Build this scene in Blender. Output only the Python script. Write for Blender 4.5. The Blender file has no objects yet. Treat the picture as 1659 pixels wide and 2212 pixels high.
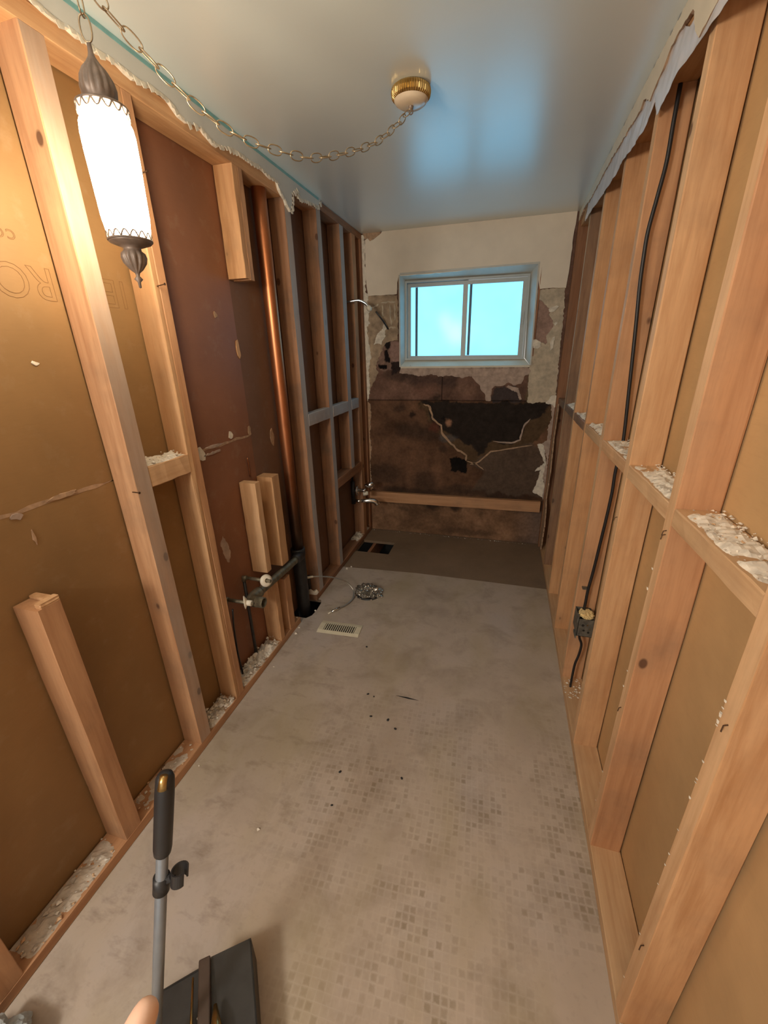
import bpy, bmesh, math, random
import numpy as np
from mathutils import Vector, Matrix, noise as mnoise
from math import radians as R, sin, cos, pi
random.seed(7)
sc = bpy.context.scene
col = sc.collection

# ------------------------------------------------------------------ camera
cam = bpy.data.cameras.new('camera')
cam.sensor_fit = 'VERTICAL'; cam.sensor_height = 24.0; cam.sensor_width = 18.0
cam.lens = 884.36 / 2212 * 24.0
cam.clip_start = 0.02; cam.clip_end = 50
camo = bpy.data.objects.new('camera', cam); col.objects.link(camo)
camo.location = (0.12196, 0.0, 1.57241)
camo.rotation_euler = (R(68.6879), R(1.3056), R(15.7712))
sc.camera = camo

# ------------------------------------------------------------------ light and exposure
w = bpy.data.worlds.new('world'); sc.world = w; w.use_nodes = True
w.node_tree.nodes['Background'].inputs[0].default_value = (1.0, 0.93, 0.86, 1)
w.node_tree.nodes['Background'].inputs[1].default_value = 0.7
# the bulb of the hall behind the photographer
hl = bpy.data.lights.new('hall_bulb', 'POINT'); hl.shadow_soft_size = 0.16; hl.energy = 76; hl.color = (1.0, 0.93, 0.84)
hlo = bpy.data.objects.new('hall_bulb', hl); col.objects.link(hlo); hlo.location = (-0.80, -1.0, 1.85)
LAMP_GLOW = 52.0
WINDOW_GLOW = 2.8
sc.view_settings.view_transform = 'Standard'
sc.view_settings.look = 'None'
sc.view_settings.exposure = 0.3
sc.view_settings.gamma = 1.0
sc.view_settings.use_curve_mapping = False

# ------------------------------------------------------------------ measured outlines (metres, on the walls they lie on)
D = {
    'left_tear': [(1.025,2.343),(1.042,2.339),(1.083,2.332),(1.121,2.337),(1.144,2.335),(1.195,2.331),(1.233,2.336),(1.265,2.335),(1.34,2.332),(1.37,2.34),(1.414,2.339),(1.454,2.337),(1.496,2.318),(1.532,2.311),(1.569,2.322),(1.606,2.327),(1.645,2.311),(1.697,2.307),(1.783,2.33),(1.85,2.334),(1.913,2.332),(1.983,2.34),(2.061,2.33),(2.14,2.329),(2.156,2.305),(2.204,2.276),(2.237,2.252),(2.254,2.241),(2.283,2.284),(2.287,2.325),(2.345,2.361),(2.363,2.325),(2.442,2.338),(2.519,2.346),(2.606,2.354),(2.63,2.375),(2.647,2.395)],
    'right_tear': [(1.366,2.266),(1.38,2.26),(1.409,2.258),(1.448,2.255),(1.467,2.248),(1.487,2.264),(1.509,2.282),(1.538,2.319),(1.562,2.349),(1.618,2.357),(1.662,2.36),(1.72,2.358),(1.759,2.342),(1.8,2.33),(1.847,2.321),(1.865,2.315),(1.884,2.306),(1.941,2.338),(1.98,2.35),(2.013,2.334),(2.065,2.335),(2.153,2.343),(2.228,2.342),(2.337,2.345),(2.455,2.354),(2.547,2.35),(2.654,2.354),(2.764,2.347),(2.887,2.343),(3.033,2.347),(3.207,2.363),(3.316,2.347),(3.396,2.332)],
    'plastic_top': [(1.443,2.256),(1.5,2.26),(1.694,2.368),(1.796,2.353),(1.925,2.319),(2.107,2.342),(2.275,2.352),(2.505,2.361),(2.708,2.36),(2.944,2.348),(3.147,2.342)],
    'plastic_low': [(1.402,2.227),(1.482,2.241),(1.542,2.243),(1.619,2.249),(1.668,2.234),(1.729,2.227),(1.755,2.217),(1.816,2.281),(1.84,2.257),(1.876,2.247),(1.904,2.238),(2.055,2.245),(2.249,2.257),(2.326,2.245),(2.509,2.247),(2.702,2.257),(2.914,2.265)],
    'cream': [(-0.839,2.411),(-0.854,2.383),(-0.88,2.37),(-0.905,2.355),(-0.935,2.346),(-0.952,2.365),(-0.974,2.355),(-0.976,2.235),(-0.977,2.111),(-0.963,1.983),(-0.835,1.983),(-0.732,1.984),(-0.727,2.065),(-0.716,2.104),(-0.408,2.105),(-0.076,2.113),(0.272,2.117),(0.284,2.032),(0.301,1.96),(0.389,1.964),(0.471,1.959),(0.477,2.048),(0.478,2.13),(0.479,2.29),(0.485,2.374),(0.058,2.392),(-0.253,2.401),(-0.583,2.408)],
    'tan_left': [(-1.005,1.982),(-0.872,1.985),(-0.732,1.977),(-0.726,1.809),(-0.728,1.659),(-0.785,1.654),(-0.824,1.645),(-0.852,1.611),(-0.876,1.559),(-0.919,1.471),(-0.912,1.435),(-0.896,1.416),(-0.922,1.369),(-0.952,1.325),(-0.974,1.269),(-0.996,1.242),(-1.008,1.436),(-1.012,1.65),(-1.017,1.787)],
    'torn_left': [(-1.009,2.402),(-0.981,2.379),(-0.972,2.325),(-0.979,2.235),(-0.973,2.111),(-0.985,2.016),(-0.959,1.98),(-0.969,1.935),(-0.951,1.901),(-0.966,1.819),(-0.955,1.785),(-0.983,1.766),(-0.972,1.649),(-0.952,1.543),(-0.98,1.435),(-0.972,1.325),(-0.984,1.219),(-1.006,1.181),(-1.004,1.436),(-1.005,1.719),(-1.013,1.986),(-1.009,2.237)],
    'flap_left': [(-0.821,1.79),(-0.814,1.763),(-0.833,1.73),(-0.831,1.686),(-0.85,1.663),(-0.867,1.629),(-0.902,1.64),(-0.929,1.63),(-0.912,1.675),(-0.892,1.715),(-0.86,1.734),(-0.848,1.764)],
    'tan_right': [(0.283,1.958),(0.374,1.961),(0.468,1.959),(0.476,1.849),(0.479,1.731),(0.48,1.593),(0.484,1.483),(0.492,1.32),(0.495,1.213),(0.458,1.192),(0.382,1.192),(0.333,1.177),(0.298,1.184),(0.286,1.304),(0.281,1.421),(0.288,1.486),(0.296,1.535),(0.301,1.576),(0.321,1.607),(0.352,1.612),(0.379,1.596),(0.39,1.611),(0.378,1.658),(0.405,1.697),(0.42,1.727),(0.404,1.764),(0.382,1.795),(0.39,1.83),(0.356,1.855),(0.329,1.88),(0.302,1.893),(0.28,1.903)],
    'chip_white': [(0.286,1.63),(0.311,1.635),(0.342,1.619),(0.348,1.587),(0.331,1.572),(0.298,1.576),(0.286,1.602)],
    'chip_curl': [(0.374,1.831),(0.397,1.844),(0.424,1.852),(0.44,1.845),(0.421,1.822),(0.398,1.809),(0.379,1.813)],
    'chip_curl2': [(0.409,1.611),(0.424,1.647),(0.439,1.65),(0.434,1.61),(0.433,1.573),(0.415,1.557),(0.415,1.586)],
    'chip_curl3': [(0.42,1.733),(0.436,1.747),(0.444,1.738),(0.43,1.721)],
    'below_window': [(-0.699,1.468),(-0.353,1.452),(-0.032,1.441),(0.272,1.444),(0.298,1.421),(0.278,1.388),(0.212,1.375),(0.144,1.386),(0.059,1.37),(-0.029,1.387),(-0.134,1.385),(-0.205,1.368),(-0.296,1.389),(-0.388,1.383),(-0.463,1.401),(-0.557,1.384),(-0.653,1.407),(-0.719,1.411)],
    'pale_triangle': [(-0.146,1.398),(-0.064,1.391),(0.007,1.384),(0.126,1.393),(0.254,1.395),(0.251,1.355),(0.237,1.325),(0.194,1.311),(0.141,1.335),(0.088,1.308),(0.046,1.311),(0.02,1.287),(0.02,1.196),(-0.016,1.196),(-0.027,1.249),(-0.053,1.27),(-0.073,1.315),(-0.107,1.343)],
    'pale_edge': [(0.143,1.315),(0.192,1.301),(0.22,1.294),(0.234,1.253),(0.251,1.211),(0.235,1.204),(0.213,1.26),(0.166,1.28),(0.13,1.301)],
    'corner_brown': [(-1.004,2.419),(-0.846,2.414),(-0.861,2.381),(-0.913,2.356),(-0.935,2.346),(-0.97,2.363)],
    'torn_edge_left_low': [(-1.002,1.181),(-0.978,1.166),(-0.973,1.057),(-0.992,0.896),(-0.979,0.772),(-0.997,0.645),(-0.99,0.471),(-0.979,0.404),(-1.006,0.389),(-1.01,0.644),(-1.005,0.895)],
    'torn_edge_right': [(0.464,1.192),(0.505,1.213),(0.507,1.082),(0.498,0.939),(0.499,0.811),(0.497,0.679),(0.503,0.562),(0.509,0.382),(0.49,0.422),(0.485,0.561),(0.459,0.638),(0.488,0.754),(0.461,0.809),(0.424,0.834),(0.44,0.872),(0.469,0.895),(0.468,0.993),(0.484,1.082)],
    'pale_flap_right': [(0.4,0.863),(0.427,0.871),(0.453,0.854),(0.482,0.716),(0.471,0.6),(0.493,0.522),(0.49,0.426),(0.406,0.468),(0.427,0.538),(0.45,0.657),(0.406,0.643),(0.427,0.675),(0.472,0.716),(0.445,0.771)],
    'crumb_seam': [(0.425,1.192),(0.449,1.213),(0.459,1.237),(0.488,1.243),(0.518,1.213),(0.515,1.179),(0.489,1.151),(0.467,1.175),(0.44,1.178)],
    'p_pinkL': [(-0.824,1.638),(-0.72,1.649),(-0.707,1.468),(-0.769,1.486),(-0.787,1.575)],
    'p_pinkR': [(0.272,1.912),(0.382,1.898),(0.432,1.733),(0.403,1.58),(0.285,1.576)],
    'p_darkrect': [(0.016,1.301),(0.218,1.314),(0.257,1.191),(0.024,1.189)],
    'p_mold': [(-0.556,1.184),(0.465,1.185),(0.447,1.116),(0.378,1.069),(0.328,1.061),(0.28,1.013),(0.264,0.896),(0.17,0.866),(0.042,0.869),(-0.018,0.778),(-0.054,0.753),(-0.112,0.837),(-0.181,0.862),(-0.28,0.936),(-0.358,0.961),(-0.425,1.009),(-0.472,1.065),(-0.497,1.14)],
    'p_olive': [(-0.563,1.184),(-0.488,1.046),(-0.356,0.895),(-0.176,0.744),(-0.15,0.686),(-0.058,0.682),(0.049,0.773),(0.227,0.827),(0.366,0.854),(0.451,0.956),(0.484,1.082),(0.471,1.189)],
    'p_grey': [(-0.134,0.674),(0.03,0.78),(0.226,0.834),(0.364,0.869),(0.474,0.754),(0.49,0.422),(-0.083,0.443),(0.015,0.614)],
    'p_hole': [(-0.291,0.711),(-0.233,0.722),(-0.143,0.702),(-0.134,0.605),(-0.276,0.61)],
    'p_holeL1': [(-0.858,1.687),(-0.804,1.685),(-0.786,1.626),(-0.798,1.575),(-0.829,1.582),(-0.867,1.629)],
    'p_holeL2': [(-0.868,1.569),(-0.806,1.575),(-0.796,1.487),(-0.855,1.495)],
    'p_holeL3': [(-0.91,1.485),(-0.839,1.484),(-0.832,1.448),(-0.903,1.449)],
    'p_darkL': [(-0.788,1.487),(-0.699,1.503),(-0.692,1.432),(-0.79,1.39)],
    'p_brownL': [(-0.941,1.641),(-0.709,1.641),(-0.707,1.432),(-0.888,1.434),(-0.945,1.507)],
    'p_darkunder': [(-0.699,1.411),(-0.242,1.386),(-0.257,1.305),(-0.576,1.316),(-0.7,1.36)],
    'p_hookR': [(0.34,1.328),(0.387,1.354),(0.416,1.27),(0.387,1.233),(0.342,1.28)],
    'p_oliveR': [(0.279,1.381),(0.37,1.387),(0.425,1.304),(0.481,1.192),(0.298,1.184)],
    's_torn1': [(-0.517,1.166),(-0.466,1.148),(-0.45,1.092),(-0.437,1.047),(-0.37,0.991),(-0.348,0.915),(-0.277,0.847),(-0.217,0.794),(-0.149,0.753),(-0.151,0.706)],
    's_torn2': [(0.328,1.061),(0.288,1.006),(0.276,0.951),(0.267,0.896),(0.206,0.867),(0.06,0.878)],
    's_torn3': [(0.366,0.854),(0.227,0.827),(0.048,0.793),(-0.04,0.699),(-0.115,0.675)],
    's_scratch': [(-0.151,0.706),(-0.057,0.678),(0.002,0.633)],
    'win_outer': [(-0.68,2.073),(0.216,2.062),(0.232,1.499),(-0.678,1.515)],
    'cable': [(0.524,1.745,2.405),(0.535,1.745,2.344),(0.544,1.745,2.282),(0.544,1.745,2.193),(0.545,1.745,2.098),(0.537,1.745,2.01),(0.528,1.745,1.918),(0.529,1.745,1.84),(0.533,1.745,1.758),(0.545,1.745,1.614),(0.56,1.745,1.411),(0.572,1.745,1.226),(0.565,1.745,1.121),(0.567,1.745,1.026),(0.564,1.745,0.915),(0.56,1.745,0.831),(0.556,1.745,0.743),(0.551,1.745,0.652),(0.545,1.745,0.57),(0.544,1.745,0.497),(0.541,1.745,0.422)],
    'floor_spots': [(-0.526,1.797),(-0.412,1.467),(-0.379,1.46),(-0.358,1.344),(-0.276,1.344),(-0.232,1.307),(-0.397,1.055),(-0.151,1.092),(-0.379,0.925)],
    'register': [(-0.865,1.967),(-0.609,1.987),(-0.606,1.856),(-0.866,1.858)],
}

XL, XR, YB, H = -1.0, 0.51, 3.43, 2.40
YN = -1.3

# ------------------------------------------------------------------ object helpers
def link(name, me, mats, parent=None, smooth=False, loc=None, rot=None):
    o = bpy.data.objects.new(name, me); col.objects.link(o)
    for m in (mats if isinstance(mats, (list, tuple)) else [mats]): me.materials.append(m)
    if smooth: me.shade_smooth()
    if loc is not None: o.location = loc
    if rot is not None: o.rotation_euler = rot
    if parent is not None: o.parent = parent
    return o
def mesh(verts, faces, mi=None):
    me = bpy.data.meshes.new('m'); me.from_pydata([tuple(v) for v in verts], [], [tuple(f) for f in faces])
    if mi is not None: me.polygons.foreach_set('material_index', mi)
    me.update(); return me
def empty(name, loc=(0, 0, 0), rz=0):
    o = bpy.data.objects.new(name, None); col.objects.link(o); o.location = loc; o.rotation_euler = (0, 0, rz)
    o.empty_display_size = .05; return o
def tag(o, label=None, cat=None, group=None, kind=None):
    if label: o['label'] = label
    if cat: o['category'] = cat
    if group: o['group'] = group
    if kind: o['kind'] = kind
    return o
class MB:
    def __init__(s): s.v = []; s.f = []; s.m = []
    def add(s, v, f, m=0):
        n = len(s.v); s.v += [tuple(p) for p in v]; s.f += [tuple(i + n for i in q) for q in f]; s.m += [m] * len(f)
    def box(s, x0, x1, y0, y1, z0, z1, m=0):
        v = [(x, y, z) for z in (z0, z1) for y in (y0, y1) for x in (x0, x1)]
        s.add(v, [(0, 2, 3, 1), (4, 5, 7, 6), (0, 1, 5, 4), (2, 6, 7, 3), (0, 4, 6, 2), (1, 3, 7, 5)], m)
    def quadbox(s, pts, d, m=0):   # polygon pts extruded by vector d
        n = len(pts); a = [Vector(p) for p in pts]; b = [p + Vector(d) for p in a]
        s.add(a + b, [tuple(range(n)), tuple(range(2 * n - 1, n - 1, -1))] + [(i, i + n, (i + 1) % n + n, (i + 1) % n) for i in range(n)], m)
    def tube(s, pts, r, n=10, m=0, caps=True):
        pts = [Vector(p) for p in pts]; rr = r if isinstance(r, (list, tuple)) else [r] * len(pts)
        t0 = (pts[1] - pts[0]).normalized(); up = Vector((0, 0, 1)) if abs(t0.z) < .9 else Vector((1, 0, 0))
        u = t0.cross(up).normalized(); V = []
        for i, p in enumerate(pts):
            t = (pts[min(i + 1, len(pts) - 1)] - pts[max(i - 1, 0)]).normalized()
            u = (u - t * u.dot(t)).normalized(); w_ = t.cross(u)
            for k in range(n):
                a = 2 * pi * k / n; V.append(p + (u * cos(a) + w_ * sin(a)) * rr[i])
        F = [(i * n + k, i * n + (k + 1) % n, (i + 1) * n + (k + 1) % n, (i + 1) * n + k) for i in range(len(pts) - 1) for k in range(n)]
        if caps: F += [tuple(range(n - 1, -1, -1)), tuple(range((len(pts) - 1) * n, len(pts) * n))]
        s.add(V, F, m)
    def lathe(s, prof, n=32, flute=None, m=0, c=(0, 0, 0)):
        # prof: (r, z); flute(r, z, angle) -> r
        V = []
        for r, z in prof:
            for k in range(n):
                a = 2 * pi * k / n; q = flute(r, z, a) if flute else r
                V.append((c[0] + q * cos(a), c[1] + q * sin(a), c[2] + z))
        F = [(i * n + k, i * n + (k + 1) % n, (i + 1) * n + (k + 1) % n, (i + 1) * n + k) for i in range(len(prof) - 1) for k in range(n)]
        s.add(V, F, m)
    def build(s, name, mats, parent=None, smooth=False, **k):
        return link(name, mesh(s.v, s.f, s.m), mats, parent, smooth, **k)
def smoothpath(P, n=8):
    P = [Vector(p) for p in P]; out = []
    for i in range(len(P) - 1):
        a = P[max(i - 1, 0)]; b = P[i]; c = P[i + 1]; d = P[min(i + 2, len(P) - 1)]
        for k in range(n):
            t = k / n
            out.append(.5 * ((2 * b) + (c - a) * t + (2 * a - 5 * b + 4 * c - d) * t * t + (3 * b - 3 * c + d - a) * t ** 3))
    out.append(P[-1]); return out

# ------------------------------------------------------------------ materials
def newmat(name):
    m = bpy.data.materials.new(name); m.use_nodes = True; nt = m.node_tree
    return m, nt, nt.nodes['Principled BSDF']
def N(nt, typ, **k):
    n = nt.nodes.new(typ)
    for a, b in k.items():
        if hasattr(n, a): setattr(n, a, b)
    return n
def ramp(nt, src, stops):
    n = nt.nodes.new('ShaderNodeValToRGB'); e = n.color_ramp.elements
    while len(e) > 1: e.remove(e[0])
    e[0].position, e[0].color = stops[0][0], (*stops[0][1], 1)
    for p, c in stops[1:]:
        q = e.new(p); q.color = (*c, 1)
    nt.links.new(src, n.inputs[0]); return n.outputs[0]
def noise(nt, vec, scale, detail=4, rough=.55, dist=0):
    n = nt.nodes.new('ShaderNodeTexNoise'); n.inputs['Scale'].default_value = scale; n.inputs['Detail'].default_value = detail
    n.inputs['Roughness'].default_value = rough; n.inputs['Distortion'].default_value = dist
    nt.links.new(vec, n.inputs['Vector']); return n.outputs['Fac']
def mixc(nt, fac, a, b, mode='MIX'):
    n = nt.nodes.new('ShaderNodeMix'); n.data_type = 'RGBA'; n.blend_type = mode
    for i, v in ((0, fac), (6, a), (7, b)):
        if isinstance(v, (int, float)): n.inputs[i].default_value = v
        elif isinstance(v, tuple): n.inputs[i].default_value = (*v, 1)
        else: nt.links.new(v, n.inputs[i])
    return n.outputs[2]
def math_(nt, op, a, b=None, clamp=False):
    n = nt.nodes.new('ShaderNodeMath'); n.operation = op; n.use_clamp = clamp
    for i, v in ((0, a), (1, b)):
        if v is None: continue
        if isinstance(v, (int, float)): n.inputs[i].default_value = v
        else: nt.links.new(v, n.inputs[i])
    return n.outputs[0]
def bump(nt, bs, h, strength=.3, dist=.002):
    n = nt.nodes.new('ShaderNodeBump'); n.inputs['Strength'].default_value = strength; n.inputs['Distance'].default_value = dist
    nt.links.new(h, n.inputs['Height']); nt.links.new(n.outputs[0], bs.inputs['Normal'])
def objcoord(nt, scale=(1, 1, 1), rand=True):
    tc = nt.nodes.new('ShaderNodeTexCoord'); mp = nt.nodes.new('ShaderNodeMapping'); mp.inputs['Scale'].default_value = scale
    nt.links.new(tc.outputs['Object'], mp.inputs['Vector'])
    if rand:
        oi = nt.nodes.new('ShaderNodeObjectInfo'); cb = nt.nodes.new('ShaderNodeCombineXYZ')
        for i, k in enumerate((13.7, 7.1, 29.3)): nt.links.new(math_(nt, 'MULTIPLY', oi.outputs['Random'], k), cb.inputs[i])
        nt.links.new(cb.outputs[0], mp.inputs['Location'])
    return mp.outputs[0]
def plain(name, c, rough=.6, metal=0, spec=.5, var=.12, nscale=30, bmp=.15, trans=0):
    m, nt, bs = newmat(name); v = objcoord(nt)
    f = noise(nt, v, nscale, 4)
    a = tuple(x * (1 - var) for x in c); b = tuple(min(1, x * (1 + var)) for x in c)
    nt.links.new(ramp(nt, f, [(.3, a), (.7, b)]), bs.inputs['Base Color'])
    bs.inputs['Roughness'].default_value = rough; bs.inputs['Metallic'].default_value = metal
    bs.inputs['Specular IOR Level'].default_value = spec
    if trans: bs.inputs['Transmission Weight'].default_value = trans
    if bmp: bump(nt, bs, f, bmp, .001)
    return m
def wood(name, light, dark, dust=0.0, dustc=(.42, .40, .38), knots=True, dirt=.0):
    m, nt, bs = newmat(name)
    v = objcoord(nt, (1, 1, .07)); v2 = objcoord(nt, (1, 1, .25)); v3 = objcoord(nt)
    g = noise(nt, v, 45, 5, .6, .3); g2 = noise(nt, v, 12, 3, .5, .6); fine = noise(nt, v, 220, 2)
    base = ramp(nt, g, [(.28, dark), (.55, light), (.75, tuple(min(1, x * 1.12) for x in light))])
    base = mixc(nt, math_(nt, 'MULTIPLY', ramp_f(nt, g2, .35, .7), .55), base, tuple(x * .78 * k for x, k in zip(light, (1.05, .9, .78))))
    base = mixc(nt, math_(nt, 'MULTIPLY', ramp_f(nt, fine, .5, .75), .25), base, dark)
    # board to board tint
    oi = nt.nodes.new('ShaderNodeObjectInfo')
    tint = ramp(nt, oi.outputs['Random'], [(0, (.86, .80, .74)), (.4, (1, .97, .94)), (.75, (1.0, .90, .82)), (1, (1.06, 1.04, 1.02))])
    base = mixc(nt, 1.0, base, tint, 'MULTIPLY')
    if knots:
        vo = nt.nodes.new('ShaderNodeTexVoronoi'); vo.inputs['Scale'].default_value = 7.5
        nt.links.new(objcoord(nt, (1, 1, .62)), vo.inputs['Vector'])
        k = math_(nt, 'SUBTRACT', 1.0, ramp_f(nt, vo.outputs['Distance'], .065, .095), True)
        halo = math_(nt, 'SUBTRACT', 1.0, ramp_f(nt, vo.outputs['Distance'], .08, .24), True)
        base = mixc(nt, math_(nt, 'MULTIPLY', halo, .35), base, tuple(x * .62 for x in light))
        base = mixc(nt, math_(nt, 'MULTIPLY', k, .85), base, (.085, .035, .018))
    d = noise(nt, v3, 5, 5, .6)
    base = mixc(nt, math_(nt, 'MULTIPLY', ramp_f(nt, d, .48, .75), .25 + dirt), base, (.14, .10, .075))
    if dust > 0:
        dn = noise(nt, v2, 9, 5, .65)
        base = mixc(nt, math_(nt, 'MULTIPLY', ramp_f(nt, dn, .18, .62), dust), base, dustc)
    nt.links.new(base, bs.inputs['Base Color'])
    bs.inputs['Roughness'].default_value = .62; bs.inputs['Specular IOR Level'].default_value = .3
    bump(nt, bs, g, .25, .0015)
    return m
def ramp_f(nt, src, a, b):
    n = nt.nodes.new('ShaderNodeMapRange'); n.clamp = True
    n.inputs['From Min'].default_value = a; n.inputs['From Max'].default_value = b
    nt.links.new(src, n.inputs['Value']); return n.outputs[0]

M = {}
M['fir'] = wood('fir', (.62, .39, .21), (.46, .25, .115))
M['fir_pink'] = wood('fir_pink', (.56, .33, .18), (.41, .215, .11), dirt=.1)
M['fir_pale'] = wood('fir_pale', (.68, .48, .29), (.55, .35, .19))
M['fir_dark'] = wood('fir_dark', (.36, .19, .105), (.20, .095, .05), dirt=.3)
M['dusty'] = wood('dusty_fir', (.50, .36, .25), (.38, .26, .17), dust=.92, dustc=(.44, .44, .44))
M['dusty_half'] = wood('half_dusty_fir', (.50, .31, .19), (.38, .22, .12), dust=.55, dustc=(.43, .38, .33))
M['stained'] = wood('stained_dark_fir', (.38, .215, .125), (.23, .12, .07), dirt=.5)
M['mouldy'] = wood('stained_fir', (.40, .24, .14), (.2, .1, .06), dust=.35, dustc=(.10, .085, .07), dirt=.4)

def kraft(name, c, blotch, amt=.35, rough=.7):
    m, nt, bs = newmat(name); v = objcoord(nt, rand=False)
    a = noise(nt, v, 2.3, 5, .6); b = noise(nt, v, 14, 5, .65); f = noise(nt, objcoord(nt, (1, .15, 1), False), 160, 2)
    base = ramp(nt, a, [(.3, tuple(x * .82 for x in c)), (.7, tuple(x * 1.12 for x in c))])
    base = mixc(nt, math_(nt, 'MULTIPLY', ramp_f(nt, b, .56, .8), amt), base, blotch)
    base = mixc(nt, math_(nt, 'MULTIPLY', ramp_f(nt, f, .5, .8), .12), base, tuple(x * .6 for x in c))
    nt.links.new(base, bs.inputs['Base Color']); bs.inputs['Roughness'].default_value = rough
    bs.inputs['Specular IOR Level'].default_value = .35
    bump(nt, bs, b, .12, .001); return m
M['kraft_left'] = kraft('brown_board_paper', (.29, .168, .070), (.42, .30, .18), .3, .55)
M['kraft_bay'] = kraft('brown_board_paper_grey', (.19, .10, .06), (.22, .17, .13), .5)
M['kraft_red'] = kraft('reddish_board_paper', (.26, .115, .062), (.40, .28, .20), .3, .5)
M['kraft_right'] = kraft('tan_board_paper', (.50, .32, .155), (.40, .25, .12), .3)
M['gypsum'] = plain('gypsum', (.78, .72, .60), .9, var=.14, nscale=60, bmp=.7)
M['cream'] = plain('cream_paint', (.78, .69, .56), .75, var=.04, nscale=9, bmp=.05)
M['cream_right'] = plain('pale_cream_paint', (.66, .60, .48), .7, var=.05, nscale=12, bmp=.06)
M['strip_paint'] = plain('pale_grey_paint', (.60, .60, .56), .6, var=.06, nscale=9, bmp=.1)
M['tan_plaster'] = plain('tan_plaster', (.36, .265, .175), .85, var=.35, nscale=22, bmp=1.0)
M['beige_plaster'] = plain('beige_plaster', (.50, .42, .31), .85, var=.22, nscale=26, bmp=.8)
M['torn_paper'] = plain('torn_white_paper', (.70, .64, .53), .85, var=.2, nscale=40, bmp=.6)
M['pink_paper'] = plain('pinkish_torn_paper', (.40, .30, .24), .85, var=.25, nscale=30, bmp=.6)
M['pale_brown_paper'] = plain('pale_brown_paper_edge', (.40, .26, .16), .85, var=.25, nscale=50, bmp=.5)
M['mark'] = plain('printed_line', (.20, .10, .035), .8, bmp=0)
M['teal'] = plain('teal_paint', (.20, .42, .42), .45, var=.1, bmp=0)
M['crumb'] = plain('plaster_crumb', (.72, .66, .56), .9, var=.2, nscale=50, bmp=.5)
M['crumb_dust'] = plain('plaster_dust', (.50, .42, .33), .95, var=.2, nscale=30, bmp=.8)
M['black'] = plain('grit_and_void_black', (.012, .011, .010), .6, bmp=.1)  # black of grit and marks, also shade painted into voids
M['iron'] = plain('black_iron', (.022, .021, .021), .45, var=.4, nscale=25, bmp=.3)
M['cable'] = plain('black_cable', (.012, .011, .012), .45, bmp=.2)
M['copper'] = None
M['galv'] = plain('old_grey_brass', (.20, .175, .12), .5, .6, var=.4, nscale=40, bmp=.5)
M['box_metal'] = plain('dull_galvanised_steel', (.16, .15, .125), .55, .5, var=.4, nscale=50, bmp=.4)
M['foam'] = plain('yellow_foam', (.72, .55, .27), .95, var=.2, nscale=60, bmp=.8)
M['white_plastic'] = plain('off_white_plastic', (.72, .66, .53), .4, var=.05, bmp=0)
M['register'] = plain('almond_enamel', (.66, .60, .44), .4, var=.05, bmp=0)
M['chrome'] = plain('chrome', (.75, .75, .74), .12, 1, var=.05, bmp=0)
M['steel'] = plain('braided_steel', (.45, .43, .38), .35, .9, var=.3, nscale=300, bmp=.5)
M['brass_dark'] = plain('antique_brass', (.25, .195, .155), .5, .3, var=.3, nscale=40, bmp=.2)
M['brass'] = plain('aged_brass', (.52, .36, .14), .28, .95, var=.2, nscale=40, bmp=.1)
M['chain'] = plain('chain_brass', (.42, .33, .21), .32, .8, var=.25, nscale=40, bmp=.1)
M['canopy_face'] = plain('cream_enamel', (.70, .58, .42), .22, var=.04, bmp=0)
M['vinyl'] = plain('window_vinyl', (.40, .44, .43), .4, var=.04, bmp=0)
M['casing'] = plain('pale_teal_casing', (.52, .51, .45), .5, var=.07, nscale=14, bmp=.1)
M['sheet'] = plain('milky_plastic_sheet', (.62, .60, .62), .25, var=.08, nscale=8, bmp=.5)
M['rubber'] = plain('black_rubber', (.018, .018, .019), .45, bmp=.1)
M['panblack'] = plain('black_pan_plastic', (.017, .016, .015), .4, var=.3, bmp=.1)
M['panbrown'] = plain('dark_brown_trim', (.06, .04, .03), .4, bmp=.1)
M['handle'] = plain('grey_painted_tube', (.22, .24, .26), .28, .35, var=.06, bmp=0)
M['skin'] = plain('skin', (.62, .40, .29), .5, var=.06, nscale=40, bmp=.15)
M['bag'] = plain('grey_blue_bag', (.34, .37, .37), .35, var=.1, nscale=12, bmp=.5)
M['nail'] = plain('rusty_nail', (.12, .07, .04), .5, .7, bmp=.1)
M['foil'] = plain('crumpled_silver_plastic', (.36, .33, .28), .22, .75, var=.5, nscale=26, bmp=.8)

def copper():
    m, nt, bs = newmat('copper_pipe'); v = objcoord(nt, (1, 1, .2), False)
    tc = nt.nodes.new('ShaderNodeTexCoord'); sp = nt.nodes.new('ShaderNodeSeparateXYZ'); nt.links.new(tc.outputs['Object'], sp.inputs[0])
    n1 = noise(nt, v, 10, 5, .6)
    base = ramp(nt, n1, [(.3, (.26, .09, .04)), (.55, (.52, .20, .085)), (.8, (.34, .16, .08))])
    # old tarnish: patchy, strongest low on the pipe where it was soldered
    z = math_(nt, 'ADD', sp.outputs[2], math_(nt, 'MULTIPLY', n1, .5))
    base = mixc(nt, math_(nt, 'SUBTRACT', 1.0, ramp_f(nt, z, .9, 1.6)), base, (.085, .05, .032))
    nt.links.new(base, bs.inputs['Base Color']); bs.inputs['Metallic'].default_value = .85
    bs.inputs['Roughness'].default_value = .38; bump(nt, bs, n1, .15, .001); return m
M['copper'] = copper()

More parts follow.
